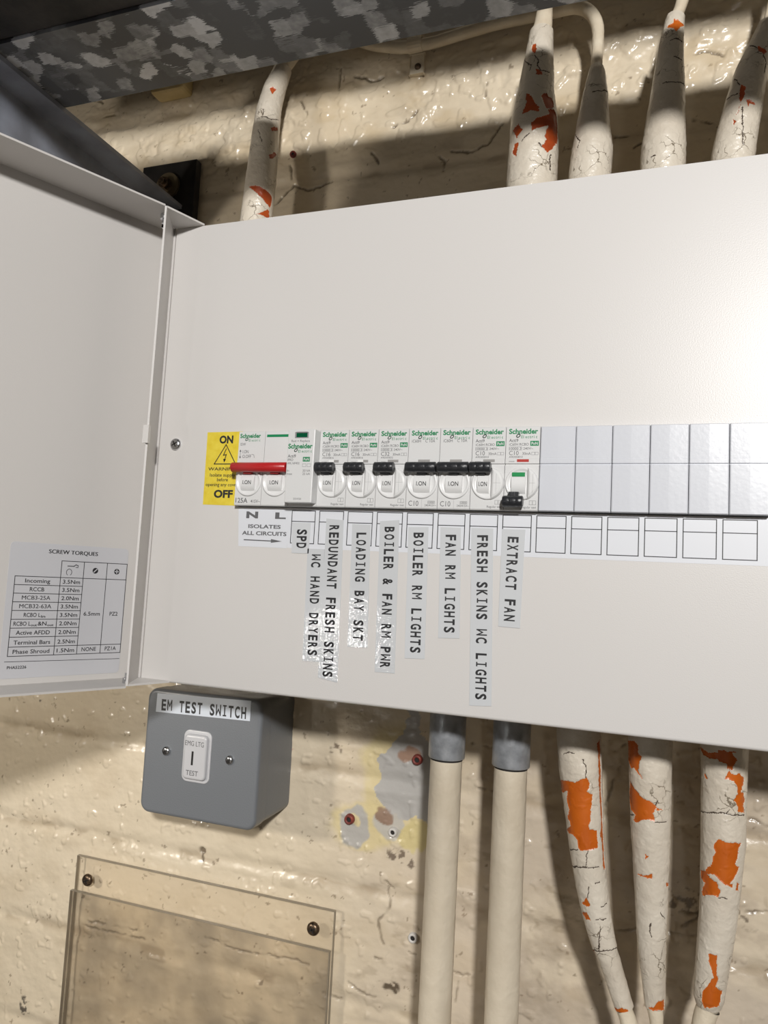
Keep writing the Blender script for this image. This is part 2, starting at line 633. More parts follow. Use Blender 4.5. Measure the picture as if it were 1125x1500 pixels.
WALL = 112.0
CRACKS_UPPER = [[[-85.7,263.9],[-74.2,273.9],[-61.6,266.5],[-49.8,269.4],[-41.2,272.2]],[[-91.6,258.8],[-82.8,266.4]],[[52.7,282.4],[71.0,279.6],[83.6,284.0],[93.1,298.3]],[[8.0,309.6],[21.7,312.8],[29.4,322.5]],[[50.8,267.7],[50.4,275.7],[44.8,281.9]],[[19.8,349.2],[22.1,357.1],[25.6,364.8]],[[79.5,321.8],[81.6,332.1]],[[-72.9,343.3],[-66.1,333.3],[-67.4,324.8]],[[-38.3,366.0],[-40.2,349.0]],[[125.4,287.8],[132.8,278.9]],[[162.9,286.7],[172.3,275.2],[188.0,275.2]],[[219.7,326.0],[232.4,325.9],[240.8,320.8]],[[222.5,279.3],[233.0,275.1]],[[-290.2,384.8],[-274.2,378.6]],[[-272.8,365.3],[-250.2,364.7]],[[-207.3,296.8],[-195.3,281.0]],[[-78.5,291.8],[-76.2,277.0]],[[-26.0,357.9],[-11.2,350.5],[-2.7,352.4]],[[-7.7,289.8],[-1.5,280.6]],[[186.0,265.6],[194.7,269.2]]]
CRACKS_LOWER = [[[184.2,-134.7],[187.4,-147.0],[182.7,-156.1],[180.0,-164.9],[178.1,-173.6]],[[182.3,-139.2],[189.6,-134.0]],[[224.3,-239.2],[235.6,-229.1],[246.8,-228.8]],[[218.5,-242.4],[228.2,-243.2],[239.5,-238.1]],[[239.3,-228.3],[270.6,-220.3]],[[176.7,-248.8],[184.9,-249.2],[200.9,-244.7]],[[259.3,-169.5],[270.3,-171.7]],[[95.2,-174.8],[106.8,-175.4]],[[52.9,-289.1],[56.9,-290.5]],[[97.8,-236.3],[107.2,-241.1]],[[81.8,-293.9],[88.9,-296.6],[95.7,-294.3]],[[86.8,-301.4],[86.4,-314.4]],[[38.4,-292.2],[33.7,-297.6],[27.7,-297.6]],[[9.6,-318.6],[20.1,-323.0],[30.1,-322.9]],[[-106.9,-311.5],[-83.1,-315.3],[-49.4,-313.0],[-22.2,-312.8]],[[-219.8,-325.6],[-180.0,-325.3],[-148.5,-322.9]],[[33.2,-288.8],[28.3,-274.0],[36.8,-263.3],[35.0,-250.0]],[[-10.4,-329.9],[5.3,-330.9]],[[-296.9,-272.3],[-289.8,-270.0]],[[89.3,-146.3],[101.1,-147.1],[107.9,-144.9]],[[30.8,-246.2],[38.5,-249.4]],[[-213.4,-321.7],[-167.8,-318.8]]]
PIPES = {
 'p1': dict(st=[[163.8,60.0,-122.5,12.5],[165.5,60.0,-141.3,12.2],[167.8,60.0,-161.0,11.0],[170.3,60.0,-183.9,9.9],[173.4,60.0,-204.1,8.9],[176.8,60.0,-220.5,7.8],[181.1,60.0,-236.6,6.8],[182.4,60.0,-238.3,6.2],[187.4,60.0,-252.0,5.6],[192.5,60.0,-266.3,5.1],[193.1,60.0,-266.8,4.2],[195.2,60.0,-274.1,4.6],[197.7,60.0,-283.6,4.1]],
  ch=[[(24.5,-81),(23.0,-29),(23.5,-11),(22.0,4),(20.5,20),(24.5,30),(28.5,19),(30.5,37),(36.0,31),(41.5,24),(45.0,25),(47.0,18),(49.5,21),(50.5,43),(57.0,46),(59.5,41),(60.0,24),(60.5,6),(60.5,-20),(58.0,-22),(55.0,-23),(53.0,-37),(52.5,-80),(48.5,-42),(45.5,-44),(45.0,-56),(39.0,-40),(34.5,-46),(29.0,-39),(31.0,-74),(27.5,-82)],[(86.0,-20),(90.5,-10),(91.0,-30),(90.0,-48)],[(96.0,-69),(94.5,-34),(98.5,-23),(98.0,-46)],[(2.0,59),(0.5,79),(18.0,76),(27.0,72),(53.5,75),(72.0,72),(72.5,61),(57.5,64),(52.5,55),(48.5,63),(23.0,60),(11.5,62)],[(146.0,-78),(145.0,-1),(147.0,33),(149.5,17),(149.5,-31),(147.5,-52)],[(114.5,-78),(115.5,-54),(118.5,-74),(115.5,-70)]],
  cr=[[(71.5,-80),(70.0,-13),(70.0,41)],[(115.0,-74),(114.5,0),(116.0,80)],[(61.0,7),(69.5,-5)],[(80.0,-4),(86.0,-14)],[(103.0,11),(113.5,-19)],[(91.5,31),(90.5,61)],[(98.0,2),(98.5,43)],[(62.5,-68),(60.5,-27)],[(8.5,-39),(7.0,-22),(8.0,-8)],[(10.5,13),(15.0,21),(20.5,18)],[(78.5,19),(78.5,39)]]),
 'p2': dict(st=[[203.1,60.0,-120.1,11.8],[203.5,60.0,-136.2,11.4],[204.2,60.0,-164.7,10.7],[205.0,60.0,-192.7,9.3],[205.5,60.0,-214.9,8.3],[206.1,60.0,-231.4,7.4],[207.3,60.0,-247.6,6.3],[208.3,60.0,-262.0,5.2],[209.0,60.0,-263.5,4.1],[209.2,60.0,-270.7,3.4],[209.7,60.0,-280.6,3.0]],
  ch=[[(1.0,-86),(0.0,-45),(2.0,-32),(6.0,-31),(7.0,-21),(9.5,-24),(10.5,-31),(13.5,-29),(15.0,-37),(19.0,-20),(17.5,-31),(14.5,-49),(15.0,-64),(11.5,-87)],[(23.0,-68),(26.0,-50),(27.5,-31),(30.0,-22),(31.0,-2),(33.0,14),(37.0,9),(41.0,13),(40.5,-5),(41.5,-20),(42.5,-30),(44.0,-42),(43.0,-55),(40.0,-44),(38.0,-71),(32.0,-84)],[(33.5,14),(35.0,39),(35.0,15)],[(59.5,-18),(60.5,-5),(62.0,-16)],[(71.0,-50),(71.5,-25),(69.0,2),(71.5,4),(72.0,-18),(72.0,-36)],[(74.0,58),(75.5,87),(77.0,77),(76.0,60)],[(141.0,-39),(139.5,-6),(136.5,25),(136.5,71),(141.5,67),(141.0,16),(141.5,-14)]],
  cr=[[(95.5,-2),(99.5,-6),(102.5,-1)],[(30.0,21),(33.5,14)],[(89.5,32),(93.5,60)],[(40.5,-53),(41.5,-81)],[(41.5,15),(41.5,50)]]),
 'p3': dict(st=[[241.3,60.0,-118.9,12.2],[241.3,60.0,-136.8,11.6],[241.3,60.0,-169.9,11.2],[240.0,60.0,-197.4,9.9],[238.9,60.0,-213.8,9.4],[237.6,60.0,-224.9,8.8],[236.1,60.0,-241.2,8.1],[235.1,60.0,-251.0,7.7],[235.0,60.0,-255.6,6.0],[233.8,60.0,-257.7,5.7],[232.7,60.0,-265.1,5.7],[230.9,60.0,-275.4,5.5]],
  ch=[[(1.5,-91),(2.0,-65),(2.5,-39),(1.0,-18),(0.0,-17),(0.0,-6),(0.0,9),(0.0,24),(1.0,16),(4.0,26),(6.5,22),(9.5,15),(9.0,2),(7.0,0),(6.5,-15),(5.0,-18),(5.5,-42),(4.5,-66)],[(10.0,7),(12.0,17),(11.5,35),(14.0,51),(17.0,51),(21.0,42),(22.0,56),(25.0,60),(27.5,55),(32.0,59),(31.0,34),(29.0,34),(25.0,22),(23.0,24),(22.0,33),(17.0,25),(15.0,18),(15.0,-2),(12.0,2)],[(14.0,-61),(17.0,-47),(16.5,-57)],[(46.5,-20),(47.0,2),(47.5,48),(50.0,40),(54.5,35),(58.0,31),(59.5,45),(65.5,32),(68.5,20),(68.0,31),(70.0,31),(69.5,15),(68.5,-3),(66.0,-20),(65.5,-35),(67.0,-49),(68.0,-38),(69.0,-16),(71.5,-11),(72.5,-2),(76.5,-9),(76.5,-32),(79.0,-61),(77.5,-70),(71.5,-52),(71.0,-75),(67.0,-78),(66.0,-58),(60.5,-29),(57.0,-31),(54.0,-21),(51.0,-29)],[(67.5,40),(68.5,55),(72.0,53),(71.5,41)],[(107.0,-22),(106.0,4),(110.5,10),(115.5,10),(118.0,18),(122.5,14),(124.5,42),(130.0,41),(132.0,39),(133.5,12),(135.0,-20),(131.5,-32),(127.0,-29),(121.0,-7),(118.0,1),(113.5,-9),(110.5,-21)]],
  cr=[[(30.0,9),(32.5,4)],[(36.0,-85),(32.5,-12),(33.0,60)],[(76.5,-9),(76.0,16)]]),
 'u1': dict(st=[[124.9,60.0,221.2,15.9],[125.4,60.0,244.9,15.7],[125.2,60.0,261.4,15.0],[125.0,61.0,272.0,13.3],[125.3,62.0,282.6,11.7],[125.8,63.0,296.6,10.4],[126.4,64.0,310.8,8.9],[126.8,66.0,326.6,7.7],[127.5,66.0,327.7,6.3],[127.7,72.0,349.2,5.0],[128.1,78.0,369.8,4.6]],
  ch=[[(51.0,-16),(47.5,-1),(42.0,7),(39.5,21),(36.5,18),(37.5,-1),(37.0,-23),(41.0,-17),(44.0,-12),(47.5,-20)],[(47.5,23),(51.5,39),(48.5,46),(49.5,60),(43.0,62),(39.5,47),(39.5,37),(43.0,30)],[(29.5,2),(32.5,16),(34.0,33),(36.5,47),(38.5,43),(41.0,60),(38.0,73),(29.0,78),(21.5,75),(14.5,56),(11.0,42),(13.5,29),(18.0,37),(21.0,34),(28.5,41),(26.0,22),(24.5,3)],[(29.5,-50),(31.5,-32),(26.0,-19),(22.0,-34)],[(19.0,-42),(19.0,-29),(9.5,-31),(13.0,-47)],[(89.5,-23),(89.5,-9),(85.5,-2),(81.5,-10),(86.0,-25)],[(69.5,1),(68.5,21),(65.5,26),(65.5,6)]],
  cr=[[(80.0,-5),(75.5,10),(72.0,8),(68.5,21),(69.0,54)],[(83.5,-72),(73.0,-14),(69.5,-20)],[(10.0,52),(0.0,54)],[(18.5,-19),(22.5,-3)],[(16.0,21),(13.5,29)]]),
 'u2': dict(st=[[160.9,60.0,221.5,12.9],[162.0,60.0,236.0,12.5],[161.9,61.0,252.7,10.2],[162.6,63.0,273.3,7.9],[163.0,66.0,291.7,5.3],[162.5,68.0,296.1,4.2],[162.3,70.0,299.6,3.6],[162.5,74.0,314.1,3.7],[162.1,79.0,328.1,3.8]],
  ch=[],
  cr=[[(49.0,-9),(49.5,22),(53.0,82)],[(23.0,-65),(15.0,-32),(11.0,-38)],[(82.5,59),(86.0,96)]]),
 'u3': dict(st=[[203.6,60.0,220.2,13.0],[203.7,60.0,232.8,12.8],[204.2,60.0,238.9,12.1],[204.6,60.0,248.2,11.5],[205.6,61.0,264.3,10.1],[206.2,62.0,280.6,8.8],[206.9,63.0,297.1,7.4],[207.6,64.0,305.7,6.6],[209.4,66.0,319.3,5.5],[210.6,66.0,320.4,3.3],[213.5,70.0,333.3,3.8],[216.3,74.0,349.0,3.5]],
  ch=[[(92.5,-5),(92.0,8),(91.0,40),(91.5,73),(87.5,43),(83.0,18),(85.5,-3),(87.0,-33),(88.5,-26),(89.5,-2)]],
  cr=[[(46.5,-20),(46.5,21),(48.0,69)],[(64.5,13),(63.5,53)],[(76.0,-6),(77.5,17),(77.5,55)],[(0.0,-30),(0.0,-22)]]),
 'u4': dict(st=[[242.0,60.0,220.6,12.0],[245.7,60.0,241.4,11.0],[248.5,60.0,256.0,10.1],[251.5,61.0,271.3,9.2],[256.3,63.0,287.0,7.1],[261.0,66.0,303.7,5.3],[262.7,68.0,311.1,3.2],[264.1,71.0,319.4,3.2],[267.5,76.0,335.3,3.1]],
  ch=[[(62.5,-8),(61.0,25),(60.5,37),(58.0,31),(59.0,8)],[(37.0,-21),(35.0,-5),(31.5,-4),(25.5,-10),(27.5,-18),(31.5,-21)],[(28.0,5),(27.5,20),(26.0,36),(25.5,14),(23.0,12)],[(16.0,-20),(13.5,-11),(11.5,-13)],[(0.0,-16),(0.0,17),(0.0,20),(0.0,-17)],[(25.5,-10),(20.0,-11),(17.5,-14),(21.5,-12)]],
  cr=[[(23.0,-4),(11.5,12),(0.0,20)],[(31.5,-68),(31.5,-25)],[(64.0,-43),(61.0,0)],[(57.5,26),(53.5,49),(46.5,47)],[(43.0,-58),(37.0,-24)]]),
 'u0': dict(st=[[-84.0,75.0,234.9,11.7],[-82.1,75.0,257.2,11.5],[-84.0,80.0,294.0,10.6],[-85.6,85.0,320.2,9.6],[-84.1,88.0,338.0,8.8],[-79.2,92.0,359.0,6.8],[-77.2,92.0,360.0,4.5],[-71.8,96.0,374.1,5.0],[-62.8,99.0,395.7,4.8]],
  ch=[[(20.5,-15),(22.0,14),(20.5,41),(18.5,72),(15.0,89),(9.0,82),(11.0,59),(14.5,34),(18.0,11)],[(0.0,29),(2.5,48),(6.5,69),(5.5,81),(0.0,83),(0.0,46)],[(108.5,12),(110.5,25),(109.5,44),(103.5,33)],[(47.5,54),(52.5,76),(52.5,93),(46.5,71),(44.5,55)],[(71.5,52),(76.0,80),(74.0,89),(69.5,59)]],
  cr=[[(80.5,2),(79.0,47),(83.5,87)],[(68.5,-2),(57.5,18)],[(87.5,8),(82.0,8)]]),
}
# ---------------------------------------------------------------- the wall
def build_wall():
    xs = np.concatenate([np.linspace(-1600, -425, 24)[:-1], np.arange(-425, 362, 0.9), np.linspace(363, 1800, 28)])
    zs = np.concatenate([np.linspace(-1400, -441, 20)[:-1], np.arange(-441, 432, 0.9), np.linspace(433, 1200, 18)])
    x, z = np.meshgrid(xs, zs)
    wob = 7 * (fbm(x, z * 0.3, 110, 2, 3) - 0.5)
    zz = z + wob
    k = np.floor((zz + 180 + 38) / 76.0)
    d = zz + 180 - k * 76.0
    joint = np.exp(-(d / 4.5) ** 2)
    lip = np.exp(-((np.abs(d) - 8) / 4.0) ** 2)
    rag = fbm(x * 0.6, z * 1.6, 9, 4, 5)
    h = 3.2 * (fbm(x, z, 75, 3, 1) - 0.5) + 1.3 * (fbm(x, z, 16, 4, 2) - 0.5)
    h += -1.5 * joint * (0.4 + 1.0 * fbm(x, z, 30, 2, 8)) + 1.1 * lip * (rag - 0.35)
    # thick runny paint over broken mortar between the board and the beam
    up = sstep(282, 300, z) * (0.45 + 0.55 * sstep(60, -20, np.abs(z - 322)))
    cl = sstep(0.40, 0.60, fbm(x * 0.75, z, 34, 3, 12))
    h += up * (4.6 * np.abs(fbm(x * 0.7, z, 15, 4, 21) - 0.5) * 2 * cl + 2.4 * (fbm(x * 0.55, z, 26, 3, 22) - 0.5))
    ub = up * sstep(0.60, 0.68, fbm(x, z, 8, 2, 31)) * 1.2
    h += ub
    blob = sstep(0.72, 0.78, fbm(x, z, 6.5, 2, 33)) * 0.7
    h += blob * sstep(-120, -140, z)
    h += 0.55 * (fbm(x * 0.6, z, 6, 3, 35, 0.6) - 0.5) + 0.5 * (fbm(x * 0.25, z, 9, 3, 36) - 0.5)
    # cracks and chips
    jx = x + 3 * (fbm(x, z, 5, 3, 40) - 0.5)
    jz = z + 3 * (fbm(x, z, 5, 3, 41) - 0.5)
    ck = np.zeros_like(x)
    fine = (x > -425) & (x < 362) & (z > -441) & (z < 432)
    fx, fz = jx[fine], jz[fine]
    acc = np.zeros_like(fx)
    for pts in CRACKS_UPPER:
        acc = np.maximum(acc, sstep(1.25, 0.25, seg_dist(fx, fz, pts)) * sstep(0.22, 0.5, fbm(fx, fz, 5, 2, 45)))
    for pts in CRACKS_LOWER:
        acc = np.maximum(acc, 0.8 * sstep(1.2, 0.2, seg_dist(fx, fz, pts)) * sstep(0.25, 0.6, fbm(fx, fz, 6, 2, 44)))
    ck[fine] = acc
    h -= 1.3 * ck
    # colour: cream paint, grime, bare plaster where fixings were pulled out
    col = np.empty(x.shape + (3,))
    n1 = fbm(x, z, 55, 4, 50)[..., None]
    col[:] = np.array((0.635, 0.54, 0.395)) * (1 - n1) + np.array((0.715, 0.62, 0.475)) * n1

    def blend(mask, c):
        mk = np.clip(mask, 0, 1)[..., None]
        col[:] = col * (1 - mk) + np.array(c) * mk

    right = sstep(-60, 120, x) * sstep(-100, -160, z)
    blend(0.75 * right * (0.35 + 0.65 * sstep(0.38, 0.62, fbm(x, z, 45, 4, 51))), (0.52, 0.445, 0.36))
    blend(0.5 * right * sstep(0.5, 0.7, fbm(x * 0.7, z, 22, 5, 57, 0.6)), (0.38, 0.31, 0.235))
    blend(0.3 * sstep(0.5, 0.72, fbm(x * 0.6, z, 30, 5, 58, 0.6)), (0.50, 0.40, 0.27))
    blend(0.55 * sstep(0.64, 0.76, fbm(x * 0.4, z, 13, 5, 52, 0.6)) * sstep(0.45, 0.6, fbm(x, z, 60, 2, 53)) * (0.35 + 0.65 * right), (0.30, 0.235, 0.16))
    blend(0.5 * joint * sstep(0.5, 0.66, fbm(x * 0.5, z, 12, 3, 54)), (0.34, 0.26, 0.17))
    blend(0.7 * sstep(0.76, 0.80, fbm(x, z, 5.0, 4, 55, 0.6)), (0.22, 0.165, 0.11))
    blend(0.55 * up * sstep(0.5, 0.75, fbm(x * 0.6, z, 20, 4, 56)), (0.52, 0.40, 0.24))
    wx = x + 14 * (fbm(x, z, 14, 4, 60) - 0.5)
    wz = z + 14 * (fbm(x, z, 14, 4, 61) - 0.5)

    def ell(cx, cz, rx, rz, soft=0.15):
        return sstep(1 + soft, 1 - soft, np.hypot((wx - cx) / rx, (wz - cz) / rz))

    yellow = (0.62, 0.52, 0.28)
    grey = (0.395, 0.385, 0.375)
    patch = [(43, -128), (40, -145), (28, -160), (22, -172), (21, -186), (30, -197), (47, -203), (70, -207), (70, -150), (52, -146), (50, -128)]
    blend(0.8 * ell(38, -180, 27, 40), yellow)
    blend(0.8 * ell(14, -212, 27, 17), yellow)
    blend(0.9 * ell(56, -214, 12, 9, 0.1), (0.58, 0.49, 0.24))
    blend(0.95 * in_poly(wx, wz, patch), grey)
    blend(0.9 * ell(7, -213, 14, 15, 0.08) * (1 - ell(6, -207, 5, 5)), grey)
    blend(0.85 * ell(36, -208, 11, 11, 0.1), (0.44, 0.425, 0.405))
    blend(0.75 * ell(32, -203, 6, 5), (0.22, 0.11, 0.06))
    blend(0.7 * ell(46, -159, 7, 5), (0.27, 0.12, 0.05))
    blend(0.9 * ell(-11, -161, 8, 4) * sstep(0.45, 0.6, fbm(x, z, 4, 3, 62)), (0.15, 0.11, 0.08))
    blend(0.95 * ell(37, -316, 9, 5) * sstep(0.42, 0.55, fbm(x, z, 4, 3, 63)), (0.10, 0.075, 0.05))
    blend(0.95 * ell(-267, -400, 6, 7) * sstep(0.45, 0.55, fbm(x, z, 3, 3, 64)), (0.10, 0.085, 0.07))
    blend(0.9 * ell(45, -228, 12, 5) * sstep(0.5, 0.6, fbm(x, z, 3.5, 3, 65)), (0.16, 0.12, 0.09))
    blend(0.8 * ell(235, -225, 30, 9) * sstep(0.48, 0.6, fbm(x, z, 4, 4, 66)), (0.12, 0.09, 0.06))
    blend(0.6 * ell(-64, -165, 16, 1.6), (0.45, 0.16, 0.12))
    blend(0.9 * sstep(1.6, 0.9, np.hypot(x + 283, (z + 156) * 1.6)), (0.10, 0.085, 0.07))
    hole = sstep(3.4, 2.2, np.hypot(x + 115, (z + 251)))
    h -= 2.0 * hole
    blend(0.85 * np.maximum(hole, sstep(1.4, 0.6, seg_dist(x, z, [(-115, -254), (-114, -259)]))), (0.14, 0.105, 0.07))
    blend(0.8 * ck, (0.11, 0.08, 0.05))
    P = np.stack([x, WALL - np.clip(h, -3.5, 3.5) + 0.6, z], -1)
    m = mat('wall_paint', (0.7, 0.6, 0.42), 0.27, coat=0.2)
    nt = m.node_tree
    b = nt.nodes['Principled BSDF']
    at = nt.nodes.new('ShaderNodeAttribute')
    at.attribute_name = 'paint'
    nt.links.new(at.outputs['Color'], b.inputs['Base Color'])
    tc = nt.nodes.new('ShaderNodeTexCoord')
    nz = nt.nodes.new('ShaderNodeTexNoise')
    nz.inputs['Scale'].default_value = 190
    nz.inputs['Detail'].default_value = 5
    bp = nt.nodes.new('ShaderNodeBump')
    bp.inputs['Strength'].default_value = 0.32
    bp.inputs['Distance'].default_value = 0.001
    nt.links.new(tc.outputs['Object'], nz.inputs['Vector'])
    nt.links.new(nz.outputs['Fac'], bp.inputs['Height'])
    nt.links.new(bp.outputs['Normal'], b.inputs['Normal'])
    nt.links.new(bp.outputs['Normal'], b.inputs['Coat Normal'])
    w = grid_mesh('wall_back', P, [m], (0, WALL, 0), color=col)
    w['kind'] = 'structure'


build_wall()
fl = MB()
fl.box(-1600, 1800, -2600, WALL + 20, -1420, -1400)
FLOORM = mottle(mat('concrete_floor', (0.3, 0.28, 0.25), 0.8), (0.24, 0.22, 0.2), (0.34, 0.32, 0.29), 6)
fl.build('floor', FLOORM)['kind'] = 'structure'
cl = MB()
cl.box(-1600, 1800, -2600, WALL + 20, 1200, 1220)
cl.build('ceiling', mat('dark_ceiling', (0.05, 0.045, 0.04), 0.9))['kind'] = 'structure'

# ---------------------------------------------------------------- steelwork over the board
bm_ = MB()
x0, x1 = -300.0, 620.0
b_ = MB()
prof = [(-90, 263), (-31, 263), (-31, 314.5), (-90, 314.5), (-90, 304), (-87.5, 304), (-87.5, 312), (-33.5, 312), (-33.5, 265.5), (-87.5, 265.5), (-87.5, 273), (-90, 273)]
n = len(prof)
b_.add([(x0, y, z) for y, z in prof] + [(x1, y, z) for y, z in prof],
       [(i, (i + 1) % n, n + (i + 1) % n, n + i) for i in range(n)] + [tuple(range(n - 1, -1, -1)), tuple(range(n, 2 * n))])
o = b_.build('strut_beam', GALV)
tag(o, 'mottled galvanised steel channel beam running across above the board', 'beam')
bk = MB()
bk.box(-420, -38, -150, -90.4, 264.6, 330, bevel=1.2)
tag(bk.build('bearer_bar', RUBBER), 'black painted steel bar in the dark top left corner', 'steel bar')
ut = MB()  # unseen steel, set to cast the shadow above the lit wall band
ut.box(-430, 700, -120, -30, 356, 358)
ut.box(-430, 700, -120, -118, 358, 400)
ut.box(-430, 700, -32, -30, 358, 400)
tag(ut.build('shade_tray', GALV), 'unseen galvanised tray added above the steel beam to shade the wall', 'cable tray')
ar = thing('support_arm', 'dark blue-grey steel arm reaching out from the wall under the beam', 'bracket', (-190, 100, 205))
a_ = MB()
a_.box(-194, -171, -420, 101, 259.6, 262.8)
a_.box(-194, -190.8, -420, 101, 205, 259.6)
a_.build('arm', BLUEST, ar)
a_ = MB()
a_.box(-214, -160, 101.2, 108.5, 215, 302, bevel=0.8)
a_.build('wall_plate', RUBBER, ar)['label'] = 'black square wall plate'
a_ = MB()
a_.cyl((-186, 101.2, 281), (-186, 98.6, 281), 11.0, n=40)
a_.build('washer', WASHER, ar)['label'] = 'brown tarnished washer'
a_ = MB()
a_.cyl((-186, 98.6, 281), (-186, 93.5, 281), 5.2, n=6, smooth=False)
a_.cyl((-186, 93.5, 281), (-186, 90.5, 281), 2.8, n=20)
a_.build('bolt', DARKSC, ar)
a_ = MB()
a_.box(-211, -177, 97, 113, 366, 412, bevel=3)
a_.build('wall_block', mottle(mat('ochre_paint', (0.6, 0.45, 0.2), 0.5), (0.56, 0.43, 0.2), (0.66, 0.52, 0.27), 40))
o = bpy.data.objects['wall_block']
tag(o, 'small yellowish painted block on the wall below the left of the beam', 'block')


# ---------------------------------------------------------------- painted cables and conduits
def sweep(stn, ds=0.4, nth=200, chips=(), cracks=(), lump=0.25, seed=0, cw=0.55, lead=0.0):
    stn = np.array(stn, float)
    c = stn[:, :3]
    L = np.r_[0, np.cumsum(np.linalg.norm(np.diff(c, axis=0), axis=1))]
    s = np.arange(0, L[-1], ds)
    cc = np.array([np.interp(s, L, c[:, i]) for i in range(3)]).T
    r = np.interp(s, L, stn[:, 3])
    hw = max(2, int(6 / ds))
    kern = np.ones(2 * hw + 1) / (2 * hw + 1)

    def sm(a):
        e = np.r_[a[0] - np.arange(hw, 0, -1) * (a[1] - a[0]), a, a[-1] + np.arange(1, hw + 1) * (a[-1] - a[-2])]
        return np.convolve(e, kern, 'valid')
    cs = np.array([sm(cc[:, i]) for i in range(3)]).T
    t = np.gradient(cs, axis=0)
    t /= np.linalg.norm(t, axis=1)[:, None]
    f = np.array([0, -1.0, 0])
    u = f - t * (t @ f)[:, None]
    u /= np.linalg.norm(u, axis=1)[:, None]
    v = np.cross(t, u)
    v *= np.sign(v[:, :1] + 1e-9) if abs(t[:, 2]).min() > 0.5 else 1
    th = np.linspace(-180, 180, nth, endpoint=False)
    S, T = np.meshgrid(s - lead, th, indexing='ij')
    rr = r[:, None] + lump * 1.5 * (fbm(S, T * 0.18, 11, 3, seed) - 0.5) + lump * 0.55 * sstep(0.62, 0.74, fbm(S, T * 0.18, 3.2, 2, seed + 1))
    mi = np.zeros(S.shape, int)
    js = S + 1.4 * (fbm(S, T * 0.18, 2.2, 3, seed + 2) - 0.5)
    jt = T + 9 * (fbm(S, T * 0.18, 2.2, 3, seed + 3) - 0.5)
    for pts in cracks:
        q = [(a, b * 0.17) for a, b in pts]
        mi[seg_dist(js, jt * 0.17, q) < cw / 2] = 2
    for pts in chips:
        ins = in_poly(js, jt, pts)
        mi[ins] = 1
    rr = rr - 0.35 * (mi == 1) - 0.25 * (mi == 2)
    ct, sn = np.cos(np.radians(T)), np.sin(np.radians(T))
    P = cs[:, None] + rr[..., None] * (ct[..., None] * u[:, None] + sn[..., None] * v[:, None])
    # winding outwards
    e1 = P[1, 0] - P[0, 0]
    e2 = P[0, 1] - P[0, 0]
    flip = np.dot(np.cross(e2, e1), P[0, 0] - cs[0]) < 0
    if flip:
        P, mi = P[:, ::-1], mi[:, ::-1]
    return P, mi[:-1]


def painted_cable(label, key, split, group, base_z, extra=(), hue=ORANGE, cable_path=None, lump=0.25, seed=0):
    d = PIPES[key]
    stn = [list(q) for q in d['st']]
    o = stn[0][:3]
    root = thing('armoured_cable', label, 'cable', (o[0], o[1], min(o[2], stn[-1][2])), group)
    org = [c / MM for c in ABS[root.name]]
    e = stn[0]                                       # the end hidden behind the cover's edge
    P, mi = sweep([[e[0], e[1], base_z, e[3]]] + stn[:split], chips=d['ch'], cracks=d['cr'], lump=lump, seed=seed, lead=abs(e[2] - base_z))
    sh = grid_mesh('shroud', P, [PIPEP, hue, CRACK], org, mi, wrap=True, parent=root)
    sh['label'] = 'thick cream painted shroud with peeling paint' if d['ch'] else 'thick cream painted shroud'
    st2 = cable_path or stn[split:]
    st2 = [[*stn[split - 1][:3], st2[0][3]]] + st2
    P, mi = sweep(st2, ds=1.0, nth=64, lump=0.12, seed=seed + 9)
    grid_mesh('cable', P, [CABLEP], org, wrap=True, parent=root)
    return root


LOW = 'cream painted cables leaving the bottom of the board'
UPP = 'cream painted cables rising from the top of the board'


def ext(k, dz=60, dx=0, dy=0):
    q = PIPES[k]['st'][-1]
    PIPES[k]['st'].append([q[0] + dx, q[1] + dy, q[2] + dz, q[3]])


for k in ('p1', 'p2', 'p3'):
    ext(k, -160, 2 if k == 'p1' else 0, 24 if k == 'p1' else 0)
for k, dy in (('u1', 14), ('u3', 12), ('u4', 12)):
    ext(k, 120, 6, dy)
painted_cable('leaning cream cable below the board with a long orange bare patch, nearest the conduits', 'p1', 10, LOW, -104, seed=101)
painted_cable('straight cream cable below the board, between the other two peeling cables', 'p2', 8, LOW, -104, seed=111)
painted_cable('thick cream cable below the board at the right edge, with three large orange bare patches', 'p3', 9, LOW, -104, seed=121)
painted_cable('stout cream cable above the board with large dark orange patches under a collar', 'u1', 8, UPP, 184, hue=REDOR, seed=131)
bend = [[162.0, 80, 331, 4.0], [160.8, 82, 339, 4.1], [156.5, 86, 350, 4.2], [150, 90, 358.5, 4.3], [142, 94, 363.5, 4.3], [132, 100, 367.5, 4.2], [118, 103.5, 370.5, 4.2],
        [86.8, 104, 370.6, 4.2], [60, 104, 368, 4.2], [41, 104, 365.5, 4.2], [15.5, 104, 366.5, 4.4], [-9.4, 104, 374, 4.4], [-24, 104, 382, 4.4], [-60, 104, 402, 4.4]]
painted_cable('slim cream cable above the board that bends over and runs left along the wall', 'u2', 6, UPP, 184, cable_path=[list(q) for q in PIPES['u2']['st'][6:]] + bend, seed=141)
painted_cable('cream cable above the board with one orange diamond chip on its collar', 'u3', 9, UPP, 184, hue=ORANGE, seed=151)
painted_cable('leaning cream cable above the board in the top right corner', 'u4', 6, UPP, 184, hue=REDOR, seed=161)
PIPES['u0']['st'][0] = [-84.0, 75.0, 226.0, 11.9]
painted_cable('lone cream cable rising behind the left end of the board, flecked with orange', 'u0', 6, UPP, 184, hue=REDOR, seed=171)

